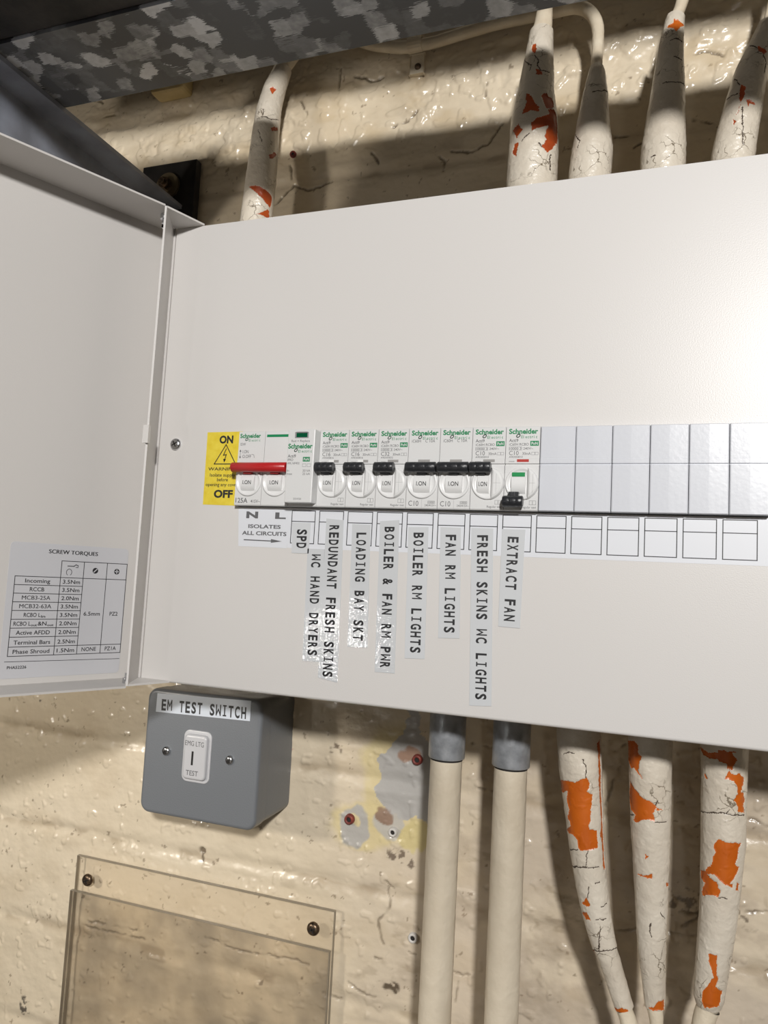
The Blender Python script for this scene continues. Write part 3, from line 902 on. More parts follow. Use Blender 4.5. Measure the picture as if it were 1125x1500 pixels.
cp = thing('cable_clip', 'cream painted saddle clip holding the thin cable to the wall', 'clip', (27, 112, 348))
q = MB()
q.box(20.8, 31.8, 111.5, 109.5, 347, 363, bevel=0.8)
for k in range(9):
    a0, a1 = math.radians(-100 + k * 22), math.radians(-100 + (k + 1) * 22)
    pr = []
    for a in (a0, a1):
        for r in (4.6, 5.8):
            pr.append((104 - r * math.cos(a), 366.5 + r * math.sin(a)))
    (ya, za), (yb, zb), (yc, zc), (yd, zd) = pr
    V = [(xx, yy, z_) for xx in (20.8, 31.8) for yy, z_ in ((ya, za), (yb, zb), (yd, zd), (yc, zc))]
    q.add(V, [(0, 1, 2, 3), (7, 6, 5, 4), (0, 4, 5, 1), (1, 5, 6, 2), (2, 6, 7, 3), (3, 7, 4, 0)])
q.build('saddle', CABLEP, cp)
q = MB()
q.lathe((27, 109.5, 353), (0, -1, 0), [(2.6, 0), (2.3, 0.9), (1.0, 1.4)], 20)
q.build('screw', DARKSC, cp)

for label, cx, lab in (('cream steel conduit below the board, left one of the two', 85.6, 1), ('cream steel conduit below the board, right one of the two, nearer the orange cables', 125.2, 2)):
    root = thing('conduit', label, 'conduit', (cx, 60, -600), 'steel conduits under the board')
    org = [c / MM for c in ABS[root.name]]
    P, mi = sweep([(cx, 60, -138, 9.75), (cx - 0.2, 60, -300, 9.8), (cx - 0.4, 60, -470, 9.8)], ds=0.7, nth=120, lump=0.14, seed=200 + lab,
                  chips=[[(44, -75), (52, -70), (58, -74), (50, -80)], [(36, -80), (46, -66), (49, -68), (44, -82)]] if lab == 1 else [])
    grid_mesh('pipe', P, [CONDP, mat('bare_conduit', (0.33, 0.27, 0.19), 0.5), CRACK], org, mi, wrap=True, parent=root)
    q = MB()
    q.lathe((cx, 60, -145), (0, 0, 1), [(9.6, 0), (10.9, 0.3), (11.2, 0.8), (11.2, 38.6), (10.8, 39)], 64)
    q.build('coupler', COUPLER, root)['label'] = 'bare galvanised coupler'
    q = MB()
    q.cyl((cx, 60, -144.8), (cx, 60, -145.9), 9.95, n=48)
    q.build('thread', HOLE, root)

# ---------------------------------------------------------------- wall plugs left behind
for name, label, px, pz, rr_, m_, g in (
        ('wall_plug', 'red wall plug in a ring of grey plaster, lower left of the bare patch', 4, -209, 3.4, REDPLUG, 'old wall plugs beside the conduits'),
        ('wall_plug', 'red wall plug at the top of the grey bare plaster patch beside the conduit', 52, -161.5, 3.4, REDPLUG, 'old wall plugs beside the conduits'),
        ('wall_plug', 'pale wall plug with a dark hole below the grey plaster patch', 37, -212.5, 3.0, GREYPLUG, 'old wall plugs beside the conduits'),
        ('wall_plug', 'cream painted-over wall plug close to the left conduit, lower down', 55, -279, 3.2, GREYPLUG, 'old wall plugs beside the conduits'),
        ('wall_plug', 'dark red wall plug beside the lone cable above the board', -76, 299, 2.6, REDPLUG, None)):
    root = thing(name, label, 'wall plug', (px, 112, pz), g)
    q = MB()
    q.lathe((px, 113, pz), (0, -1, 0), [(rr_ * 1.1, 0), (rr_, 2.8), (rr_ * 0.86, 3.3), (rr_ * 0.55, 3.2), (rr_ * 0.5, 1.5), (0.2, 1.4)], 28)
    q.build('collar', m_, root)
    q = MB()
    q.cyl((px, 111.4, pz), (px, 110.6, pz), rr_ * 0.5, n=20)
    q.build('hole', HOLE, root)

# ---------------------------------------------------------------- the distribution board
board = thing('distribution_board', 'large off-white steel distribution board mounted on the wall, door open to the left', 'distribution board', (110, 56, -108.6))
CX0, CX1, CZ0, CZ1 = -99.5, 330.0, -108.6, 187.0
q = MB()
t = 1.5
q.box(CX0 + 2, CX1 - 2, 108.5, 110, CZ0 + 2, CZ1 - 2)
q.box(CX0 + 2, CX0 + 2 + t, 14, 108.5, CZ0 + 2, CZ1 - 2)
q.box(CX1 - 2 - t, CX1 - 2, 14, 108.5, CZ0 + 2, CZ1 - 2)
q.box(CX0 + 2 + t, CX1 - 2 - t, 14, 108.5, CZ0 + 2, CZ0 + 2 + t)
q.box(CX0 + 2 + t, CX1 - 2 - t, 14, 108.5, CZ1 - 2 - t, CZ1 - 2)
q.build('enclosure', STEELIN, board)

SX0, SX1, SZ0, SZ1 = -37.2, 254.2, 1.6, 47.6          # the slot for the devices


def cover():
    bm = bmesh.new()
    r = 1.6
    xs_ = [CX0 + r, SX0, SX1, CX1 - r]
    zs_ = [CZ0 + r, SZ0, SZ1, CZ1 - r]
    V = [[bm.verts.new((x_, 0, z_)) for z_ in zs_] for x_ in xs_]
    for i in range(3):
        for j in range(3):
            if (i, j) != (1, 1):
                bm.faces.new((V[i][j], V[i + 1][j], V[i + 1][j + 1], V[i][j + 1]))
    for a, b in (((1, 1), (2, 1)), ((2, 1), (2, 2)), ((2, 2), (1, 2)), ((1, 2), (1, 1))):
        va, vb = V[a[0]][a[1]], V[b[0]][b[1]]
        bm.faces.new((vb, va, bm.verts.new((va.co.x, 1.5, va.co.z)), bm.verts.new((vb.co.x, 1.5, vb.co.z))))
    # rounded return round the outside
    ring0 = [V[i][0] for i in range(4)] + [V[3][j] for j in range(1, 4)] + [V[i][3] for i in (2, 1, 0)] + [V[0][j] for j in (2, 1)]
    prev = ring0
    for k in range(1, 6):
        ang = math.pi / 2 * min(k, 4) / 4
        y_ = r * (1 - math.cos(ang)) if k < 5 else 16
        out = r * math.sin(ang)
        new = []
        for v0 in ring0:
            ox = -out if abs(v0.co.x - xs_[0]) < 1e-6 else (out if abs(v0.co.x - xs_[3]) < 1e-6 else 0)
            oz = -out if abs(v0.co.z - zs_[0]) < 1e-6 else (out if abs(v0.co.z - zs_[3]) < 1e-6 else 0)
            new.append(bm.verts.new((v0.co.x + ox, y_, v0.co.z + oz)))
        n_ = len(prev)
        for i in range(n_):
            bm.faces.new((prev[i], new[i], new[(i + 1) % n_], prev[(i + 1) % n_]))
        prev = new
    bmesh.ops.recalc_face_normals(bm, faces=bm.faces[:])
    return bm


q = MB()
q.from_bm(cover(), 0)
for za, zb in ((CZ1 - 1.4, CZ1 - 0.2), (CZ0 + 0.2, CZ0 + 1.4)):      # hinge ears at the top and bottom left corners
    tri = [(-77.0, 0.2), (-99.3, 0.2), (-96.5, -18), (-86.6, -26.5)]
    V = [(x_, y_, z_) for z_ in (za, zb) for x_, y_ in tri]
    q.add(V, [(3, 2, 1, 0), (4, 5, 6, 7), (0, 1, 5, 4), (1, 2, 6, 5), (2, 3, 7, 6), (3, 0, 4, 7)])
V = [(x_, y_, z_) for z_ in (CZ0 + 0.3, CZ1 - 0.3) for x_, y_ in ((-100.6, 0.4), (-101.7, 0.0), (-88.0, -27.0), (-86.8, -26.6))]
q.add(V, [(0, 1, 2, 3), (7, 6, 5, 4), (4, 5, 1, 0), (5, 6, 2, 1), (6, 7, 3, 2), (7, 4, 0, 3)])       # hinge-side return standing forward
q.box(-100.6, -99.0, 0.4, 2.0, CZ0 + 0.3, CZ1 - 0.3)
fc = q.build('front_cover', COVER, board)


def pozi_screw(name, parent, x_, y_, z_, r, m_, h=1.6):
    q = MB()
    q.lathe((x_, y_, z_), (0, -1, 0), [(r, 0), (r, h * 0.35), (r * 0.93, h * 0.6), (r * 0.72, h * 0.9), (r * 0.45, h), (0.05, h)], 40)
    f_ = front(y_ - h - 0.03)
    for a in (0.5, 0.5 + math.pi / 2):
        ca, sa = math.cos(a) * r * 0.45, math.sin(a) * r * 0.45
        q.line(f_, [(x_ - ca, z_ - sa), (x_ + ca, z_ + sa)], r * 0.2, 0, 1)
    return q.build(name, [m_, HOLE], parent)


pozi_screw('cover_screw', board, -85.5, 0, 40.9, 3.8, SCREW, 2.2)

# the open door, hinged on the left edge
DA = Vector((-0.4234, -0.9059, 0)).normalized()
DN = Vector((-DA.y, DA.x, 0))                          # the door's inner side
DP = Vector((-110, -1, 0))
DZ0, DZ1 = -109.6, 187.8


def dp(a, nn, z_):
    return DP + DA * a + DN * nn + Z * z_


q = MB()
LEN = 395.0


def dbox(a0, a1, n0, n1, z0, z1, sk=0.0, mi=0):
    """box in door coordinates; sk shifts the n1 side along the door"""
    V = [dp(a + (sk if nn == n1 else 0), nn, z_) for z_ in (z0, z1) for a, nn in ((a0, n0), (a1, n0), (a1, n1), (a0, n1))]
    q.add(V, [(0, 1, 2, 3), (7, 6, 5, 4), (4, 5, 1, 0), (5, 6, 2, 1), (6, 7, 3, 2), (7, 4, 0, 3)], mi)


dbox(-9, LEN, -1.2, 0, DZ0, DZ1)                        # sheet
# top and bottom returns, ends cut along the hinge return
for z0, z1 in ((DZ1 - 1.2, DZ1), (DZ0, DZ0 + 1.2)):
    V = [dp(a, nn, z_) for z_ in (z0, z1) for a, nn in ((0, 0), (LEN, 0), (LEN, 31), (14, 31))]
    q.add(V, [(0, 1, 2, 3), (7, 6, 5, 4), (4, 5, 1, 0), (5, 6, 2, 1), (6, 7, 3, 2), (7, 4, 0, 3)])
dbox(LEN - 1.2, LEN, 0, 31, DZ0 + 1.2, DZ1 - 1.2)
door = q.build('door', DOORP, board)
q = MB()
V = [(x_, y_, z_) for z_ in (36.5, 47.5) for x_, y_ in ((-88.0, -27.1), (-89.4, -28.6), (-85.2, -28.8), (-85.8, -26.0))]
q.add(V, [(0, 1, 2, 3), (7, 6, 5, 4), (4, 5, 1, 0), (5, 6, 2, 1), (6, 7, 3, 2), (7, 4, 0, 3)])
q.build('latch_tab', COVER, board)
for zz_, sgn in ((DZ1 - 1.3, -1), (DZ0 + 1.3, 1)):
    q = MB()
    c = dp(8.5, 20.5, zz_)
    q.cyl(c, c + Z * sgn * 3.2, 2.6, n=24)
    q.cyl(c + Z * sgn * 3.2, c + Z * sgn * 6.0, 1.5, n=20)
    q.build('hinge_pin', SCREW, door)

# ---------------------------------------------------------------- devices in the slot
PITCH = 18.2
MX = lambda i: -36.9 + PITCH * i                       # left edge of module i


def nose(q, xa, xb, mi=0):
    """plastic front of a module: upper face, sloped ledge, lower face"""
    xa += 0.14
    xb -= 0.14
    pr = [(30, 47.25), (-4.6, 47.25), (-5.0, 46.9), (-5.0, 30.0), (-5.25, 29.6), (-5.25, 27.2), (-4.3, 27.0), (-4.3, 26.4), (-5.45, 26.2), (-5.5, 2.6), (-5.1, 2.05), (30, 2.05)]
    n_ = len(pr)
    q.add([(xa, y_, z_) for y_, z_ in pr] + [(xb, y_, z_) for y_, z_ in pr],
          [(i, n_ + i, n_ + (i + 1) % n_, (i + 1) % n_) for i in range(n_)] + [tuple(range(n_)), tuple(range(2 * n_ - 1, n_ - 1, -1))], mi)


def logo(q, f_, xa, z0, w, off, mi):
    """the maker's word mark: bold green name, spaced second line, loop under the first word"""
    k = w / 15.6
    q.text(f_, 'Schneider', xa, xa + w, z0, 2.75 * k, off, mi, bold=0.035)
    for i, ch in enumerate('Electric'):
        a = xa + (6.7 + i * 1.12) * k
        q.text(f_, ch, a, a + (0.75 if ch not in 'il' else 0.26) * k, z0 - 2.5 * k, 1.6 * k, off, mi, bold=0.012)
    pts = [(xa + (5.1 + 0.85 * math.cos(t_) + 0.35 * math.sin(t_)) * k, z0 + (-1.1 + 0.85 * math.sin(t_)) * k) for t_ in np.linspace(0, 2 * math.pi, 17)]
    q.line(f_, pts, 0.42 * k, off, mi)


def pon(q, f_, x_, z_, off):
    q.rect(f_, x_, z_, x_ + 4.5, z_ + 2.7, off, 1)
    q.text(f_, 'PoN', x_ + 0.6, x_ + 3.9, z_ + 0.6, 1.5, off + 0.05, 0, bold=0.02)


def dish(parent, cx, cz=16.4):
    """round moulded ring round the toggle"""
    q = MB()
    q.lathe((cx, -5.2, cz), (0, -1, 0), [(8.75, 0), (8.75, 0.8), (8.4, 1.25), (7.7, 1.2), (7.1, 0.6), (6.6, 0.42), (0.1, 0.42)], 56)
    q.build('toggle_ring', DRUM, parent)


def drum(parent, xa, xb, text='I.ON', flag=False, cz=16.0):
    q = MB()
    n_ = 18
    V, F = [], []
    for x_ in (xa, xb):
        for k in range(n_ + 1):
            a = math.radians(-72 + 144 * k / n_)
            V.append((x_, -4.0 - 4.6 * math.cos(a) + 1.0, cz + 6.3 * math.sin(a)))
    F = [(k, n_ + 1 + k, n_ + 2 + k, k + 1) for k in range(n_)]
    q.add(V, F, 0, True)
    q.add(V[:n_ + 1], [tuple(range(n_ + 1))])
    q.add(V[n_ + 1:], [tuple(range(n_, -1, -1))])
    f_ = front(-7.75)
    if text:
        w = min(xb - xa - 1.6, 5.6)
        c = (xa + xb) / 2
        q.text(f_, text, c - w / 2, c + w / 2, cz - 1.3, 2.3, 0, 1, bold=0.008)
    if flag:
        q.rect(front(-6.9), xa + 0.3, cz + 4.0, xb - 0.3, cz + 6.2, 0, 2)
    q.build('toggle_drum', [DRUM, INK, GREENW], parent)


def roller(name, parent, xa, xb, m_, z_=24.6, y_=-9.3, r=2.95, arms=None):
    q = MB()
    n_ = 28
    pr = [(r * 0.86, 0), (r, 0.35)]
    L_ = xb - xa
    for a in () if arms else (L_ * 0.33, L_ * 0.66):
        pr += [(r, a), (r - 0.06, a + 0.12), (r, a + 0.24)]
    pr += [(r, L_ - 0.35), (r * 0.86, L_)]
    q.lathe((xa, y_, z_), (1, 0, 0), pr, n_)
    zc = 21.0 if z_ > 16 else 11.0
    for c_ in arms or ((xa + xb) / 2,):
        q.box(c_ - 2.6, c_ + 2.6, y_ + 1.0, -5.0, min(z_, zc), max(z_, zc) + 0.6, 0)
    q.build(name, m_, parent)


def test_wheel(parent, cx, cz=16.4, cut=2.3, R_=9.0):
    """half-round test button to the right of the toggle"""
    rings = []
    for c_, r_, y_ in ((cut, R_, -5.3), (cut + 0.25, R_ - 0.1, -6.4), (cut + 0.9, R_ - 0.7, -7.4), (cut + 1.7, R_ - 1.7, -7.9)):
        a0 = math.acos(c_ / r_)
        rings.append([(cx + r_ * math.cos(a), y_, cz + r_ * math.sin(a)) for a in np.linspace(-a0, a0, 30)])
    q = MB()
    q.add([p_ for rg in rings for p_ in rg], [(j * 30 + (i + 1) % 30, j * 30 + i, (j + 1) * 30 + i, (j + 1) * 30 + (i + 1) % 30)[::-1] for j in range(3) for i in range(30)])
    q.add(rings[3], [tuple(range(30))])
    f_ = front(-7.92)
    q.line(f_, [(cx + cut + 3.3, cz - 5), (cx + cut + 3.3, cz + 5)], 0.1, 0, 1)
    q.line(f_, [(cx + cut + 1.6, cz), (cx + 7.3, cz)], 0.1, 0, 1)
    q.build('test_button', [DRUM, INKL], parent)


def faint(q, f_, s, a0, a1, b, cap, off=0.04, mi=3, bold=0.004):
    q.text(f_, s, a0, a1, b, cap, off, mi, bold)


BODYM = [PLASTIC, GREEN, INK, INKG, INKL]
# two-pole isolator with the red bar
iso = thing('isolator_switch', 'two-pole main isolator with a long red handle at the left end of the row', 'isolator', (-18.7, 0, 2))
q = MB()
nose(q, MX(0), MX(1))
nose(q, MX(1), MX(2))
f_ = front(-5.0)
logo(q, f_, -36.0, 43.4, 14.2, 0.04, 1)
faint(q, f_, 'ISW', -35.4, -31.8, 38.6, 1.7)
faint(q, f_, 'I.ON', -33.6, -29.6, 33.9, 1.9)
faint(q, f_, 'O.OFF', -33.6, -27.6, 31.0, 1.9)
q.line(f_, [(-35.2, 31.2), (-35.2, 35.6)], 0.25, 0.04, 3)
q.poly(f_, [(-35.9, 34.9), (-34.5, 34.9), (-35.2, 36.2)], 0.05, 3)
q.poly(f_, [(-34.5, 31.9), (-35.9, 31.9), (-35.2, 30.6)], 0.05, 3)
q.line(f_, [(-27.2, 33.2), (-25.8, 32.9), (-25.4, 31.2)], 0.25, 0.04, 3)
q.rect(f_, -17.6, 43.6, -1.2, 45.2, 0.04, 1)
f5 = front(-5.5)
q.text(f5, '125A', -35.9, -27.7, 3.6, 2.9, 0.04, 3, bold=0.012)
q.text(f5, '415V~', -25.6, -19.2, 3.7, 1.9, 0.04, 3, bold=0.004)
q.build('body', BODYM, iso)
for c in (-27.8, -9.6):
    dish(iso, c)
    drum(iso, c - 4.6, c + 4.6)
roller('handle', iso, -37.6, -0.9, REDH, arms=(-27.8, -9.6))
bpy.data.objects['handle']['label'] = 'long red handle bar'

# surge protector cartridge
spd = thing('surge_protector', 'plain white surge protector block with a green window, right of the isolator', 'surge protector', (8.6, 0, 2))
q = MB()
nose(q, MX(2), MX(3))
q.build('body', BODYM, spd)
q = MB()
q.box(0.1, 17.5, -12, -3, 3.6, 46.6, bevel=0.5)
f_ = front(-12)
q.rect(f_, 4.6, 41.3, 13.4, 44.9, 0.03, 4)
faint(q, f_, 'Red = Replace', 2.6, 14.4, 39.0, 1.3)
logo(q, f_, 0.7, 35.3, 15.6, 0.04, 1)
faint(q, f_, 'Acti9', 0.8, 6.0, 29.9, 1.8, bold=0.012)
faint(q, f_, 'iPRD', 0.8, 4.4, 27.9, 1.4)
faint(q, f_, 'A9L16F432', 0.8, 8.6, 25.9, 1.3)
pon(q, f_, 10.6, 27.5, 0.04)
q.frame(f_, 10.6, 24.5, 12.8, 26.2, 0.18, 0.04, 4)
q.frame(f_, 13.6, 24.5, 15.8, 26.2, 0.18, 0.04, 4)
faint(q, f_, 'In', 0.8, 2.2, 21.6, 1.3)
faint(q, f_, '20 kA', 10.9, 15.7, 21.6, 1.3)
faint(q, f_, 'Imax', 0.8, 4.3, 19.7, 1.3)
faint(q, f_, '25 kA', 10.9, 15.7, 19.7, 1.3)
faint(q, f_, '25W50', 6.0, 11.0, 5.2, 1.1)
q.build('cartridge', BODYM, spd)
q = MB()
q.rect(front(-12.1), 5.6, 41.8, 12.6, 44.4, 0, 0)
q.box(5.6, 12.6, -12.3, -12.0, 44.3, 45.0, 1)
q.build('status_window', [mat('dark_green_window', (0.0, 0.075, 0.03), 0.25), GREYDARK], spd)
spd.children[-1]['label'] = 'dark green status window'


def rcbo(i, rating, code, label, on=True, flag=FLAG, bright=False):
    a = MX(i)
    root = thing('circuit_breaker', label, 'circuit breaker', (a + PITCH / 2, 0, 2), 'circuit breakers in a row')
    q = MB()
    nose(q, a, MX(i + 1))
    f_ = front(-5.0)
    logo(q, f_, a + 1.5, 43.3, 15.4, 0.04, 1)
    faint(q, f_, 'Acti9', a + 1.7, a + 6.6, 38.9, 1.7, bold=0.01)
    faint(q, f_, 'iC60H RCBO', a + 1.8, a + 12.2, 36.9, 1.35)
    pon(q, f_, a + 13.0, 36.7, 0.04)
    q.frame(f_, a + 1.8, 34.5, a + 8.6, 36.2, 0.14, 0.04, 4)
    faint(q, f_, '10000 3', a + 2.1, a + 8.3, 34.7, 1.25)
    faint(q, f_, '240V~', a + 9.4, a + 14.6, 34.7, 1.25)
    q.text(f_, rating, a + 1.9, a + 7.0, 31.8, 2.2, 0.04, 3, bold=0.0)
    faint(q, f_, '30mA', a + 9.0, a + 13.4, 31.9, 1.4)
    q.frame(f_, a + 13.9, 31.9, a + 15.6, 33.3, 0.16, 0.04, 4)
    q.frame(f_, a + 15.7, 31.9, a + 17.3, 33.3, 0.16, 0.04, 4)
    faint(q, f_, code, a + 1.9, a + 9.2, 30.3, 1.0)
    fs = front(-5.25)
    faint(q, fs, 'ooooo', a + 2.0, a + 5.0, 28.0, 0.8)
    f5 = front(-5.5)
    q.frame(f5, a + 13.6, 5.2, a + 15.3, 7.3, 0.14, 0.04, 3)
    q.frame(f5, a + 15.3, 5.2, a + 17.0, 7.3, 0.14, 0.05, 3)
    q.line(f5, [(a + 15.3, 5.7), (a + 15.3, 6.8)], 0.2, 0.06, 3)
    faint(q, f5, 'Regular test', a + 9.3, a + 17.3, 3.3, 1.15)
    q.build('body', BODYM, root)
    q = MB()
    q.rect(front(-5.28), a + 6.3, 28.0, a + 12.6, 29.5, 0, 0)
    q.rect(front(-5.3), a + 9.6, 28.0, a + 12.6, 29.5, 0, 1 if bright else 0)  # bright flags have glare painted on their left half
    q.build('contact_flag', [GLINT if bright else flag, flag], root)
    dish(root, a + 9.3)
    if on:
        drum(root, a + 4.0, a + 10.2)
        roller('handle', root, a - 0.1, a + 11.4, BLACKH)
    else:
        drum(root, a + 4.0, a + 11.4, text='', flag=True)
        roller('handle', root, a + 0.4, a + 11.0, BLACKH, z_=6.4, y_=-10.2)
    test_wheel(root, a + 9.3, cut=1.7 if on else 2.8)
    return root


def mcb(i, label):
    a = MX(i)
    root = thing('circuit_breaker', label, 'circuit breaker', (a + PITCH / 2, 0, 2), 'circuit breakers in a row')
    q = MB()
    nose(q, a, MX(i + 1))
    f_ = front(-5.0)
    logo(q, f_, a + 1.5, 43.3, 15.4, 0.04, 1)
    q.text(f_, 'iC60H', a + 1.8, a + 7.0, 39.2, 1.7, 0.04, 3, bold=0.0)
    q.text(f_, 'C 10A', a + 9.6, a + 15.2, 39.2, 1.7, 0.04, 3, bold=0.0)
    f5 = front(-5.5)
    q.text(f5, 'C10', a + 1.6, a + 7.4, 3.6, 2.8, 0.04, 3, bold=0.0)
    faint(q, f5, '240/415V~', a + 11.0, a + 17.6, 3.5, 1.1)
    q.frame(f5, a + 12.8, 5.1, a + 16.6, 6.4, 0.14, 0.04, 3)
    faint(q, f5, '10000', a + 13.1, a + 16.3, 5.3, 0.9)
    q.line(f5, [(a + 9.2, 2.6), (a + 9.2, 7.0)], 0.1, 0.04, 4)
    q.build('body', BODYM, root)
    q = MB()
    q.rect(front(-5.28), a + 6.0, 28.0, a + 12.8, 29.5, 0, 0)
    q.build('contact_flag', FLAG, root)
    dish(root, a + 9.1)
    drum(root, a + 4.5, a + 13.7)
    roller('handle', root, a + 0.3, a + 17.6, BLACKH)
    return root


rcbo(3, 'C16', 'A9D05816', 'C16 breaker with a narrow black toggle, first to the right of the surge protector', bright=True)
rcbo(4, 'C16', 'A9D05816', 'C16 breaker with a narrow black toggle, above the LOADING BAY SKT label', bright=True)
rcbo(5, 'C32', 'A9D05832', 'C32 breaker with a narrow black toggle, above the BOILER & FAN RM PWR label')
mcb(6, 'C10 breaker with a full-width black toggle, above the BOILER RM LIGHTS label')
mcb(7, 'C10 breaker with a full-width black toggle, above the FAN RM LIGHTS label')
rcbo(8, 'C10', 'A9D05810', 'C10 breaker with a narrow black toggle up, above the FRESH SKINS WC LIGHTS label')
rcbo(9, 'C10', 'A9D05810', 'C10 breaker switched off, black toggle down and green strip showing, above the EXTRACT FAN label', on=False, flag=REDF)

# blank modules
ordn = ['immediately right of the switched-off breaker', 'second to the right of the switched-off breaker', 'third to the right of the switched-off breaker',
        'fourth to the right of the switched-off breaker', 'fifth to the right of the switched-off breaker', 'last at the right end of the device row']
q = MB()
a, b, c = MX(10) + 0.16, MX(11) - 0.16, (MX(10) + MX(11)) / 2
zrows = [(47.0, 0.5), (46.6, 0), (29.8, 0), (29.7, -0.12), (27.3, -0.12), (27.1, 0.7), (26.5, 0.7), (26.3, -0.35), (2.5, -0.35), (2.1, 0.2)]
V, F = [], []
cols = [(a, 0.45), (a + 0.5, -0.02), (c, -0.12), (b - 0.5, 0.0), (b, 0.45)]
for z_, dy in zrows:
    for x_, dx in cols:
        V.append((x_, -5.1 + dy + dx, z_))
nc = len(cols)
for j in range(len(zrows) - 1):
    for i in range(nc - 1):
        F.append((j * nc + i, (j + 1) * nc + i, (j + 1) * nc + i + 1, j * nc + i + 1))
q.add(V, F)
q.box(a, b, -4.2, 28, 2.1, 47.0)
blank = q.build('blanking_plate', BLANKP, origin=((a + b) / 2, 0, 2))
tag(blank, 'plain white blanking module ' + ordn[0], 'blanking plate', 'blank modules at the right end of the row')
for k in range(1, 6):
    cpy = blank.copy()
    COL.objects.link(cpy)
    cpy.location.x += PITCH * k * MM
    cpy['label'] = 'plain white blanking module ' + ordn[k]

# ---------------------------------------------------------------- printed labels on the cover
P0 = front(-0.15)
INKS = [PAPER, INK, INKG]


def quad_card(q, pts, th, mi=0, y0=0.0):
    """thin card stuck on the cover, outline (x, z) counter-clockwise seen from the front"""
    n_ = len(pts)
    V = [(x_, y0 - th, z_) for x_, z_ in pts] + [(x_, y0, z_) for x_, z_ in pts]
    q.add(V, [tuple(range(n_)), tuple(range(2 * n_ - 1, n_ - 1, -1))] + [((i + 1) % n_, i, n_ + i, n_ + (i + 1) % n_) for i in range(n_)], mi)


q = MB()
quad_card(q, [(-62.3, 2.6), (-37.4, 2.2), (-37.4, 48.4), (-62.7, 48.3)], 0.15)
q.text(P0, 'ON', -53.6, -43.8, 41.3, 4.7, 0.05, 2, bold=0.045)
q.line(P0, [(-56.2, 28.1), (-48.6, 40.3), (-41.0, 28.1), (-56.2, 28.1)], 0.6, 0.05, 2)
q.line(P0, [(-48.3, 37.6), (-50.0, 33.6), (-48.0, 34.0), (-49.0, 30.6)], 0.55, 0.06, 2)
q.poly(P0, [(-50.0, 31.3), (-49.2, 29.0), (-48.0, 31.2)], 0.06, 2)
q.text(P0, 'WARNING', -60.2, -39.6, 24.0, 2.0, 0.05, 2, bold=0.04)
q.text(P0, 'Isolate supply', -58.7, -40.6, 20.2, 2.1, 0.05, 2, bold=0.012)
q.text(P0, 'before', -53.4, -45.6, 17.3, 2.1, 0.05, 2, bold=0.012)
q.text(P0, 'opening any cover', -61.2, -38.2, 14.2, 2.1, 0.05, 2, bold=0.012)
q.text(P0, 'OFF', -54.9, -41.4, 7.2, 4.7, 0.05, 2, bold=0.045)
tag(q.build('warning_label', [YEL, INK, INK]), 'yellow ON and OFF warning sticker with a lightning triangle left of the isolator', 'label')

q = MB()
quad_card(q, [(-35.0, -22.4), (-2.2, -22.6), (-2.2, 0.7), (-36.6, 0.6)], 0.14)
q.text(P0, 'N', -30.9, -22.8, -5.0, 3.9, 0.05, 2, bold=0.05)
q.text(P0, 'L', -11.2, -4.0, -5.0, 3.7, 0.05, 2, bold=0.05)
q.text(P0, 'ISOLATES', -29.0, -7.0, -11.1, 2.2, 0.05, 2, bold=0.03)
q.text(P0, 'ALL CIRCUITS', -33.0, -2.9, -15.3, 2.3, 0.05, 2, bold=0.03)
q.line(P0, [(-31.2, -18.4), (-12.6, -18.6)], 0.65, 0.05, 2)
q.poly(P0, [(-13.0, -19.7), (-5.6, -18.6), (-13.0, -17.4)], 0.06, 2)
tag(q.build('isolator_notice', INKS), 'white paper notice reading N L ISOLATES ALL CIRCUITS with an arrow under the isolator', 'label')

q = MB()
quad_card(q, [(-2.0, -22.3), (312, -21.7), (312, 1.0), (-3.6, 1.0)], 0.1)
f_ = front(-0.1)
for k in range(14):
    a = 18.0 * k
    q.frame(f_, a, -19.3, a + 15.13, 0.0, 0.46, 0.04, 1)
    q.line(f_, [(a, -6.4), (a + 15.13, -6.4)], 0.44, 0.05, 1)
tag(q.build('circuit_chart', INKS), 'long white paper strip of outlined boxes under the row of breakers', 'label')

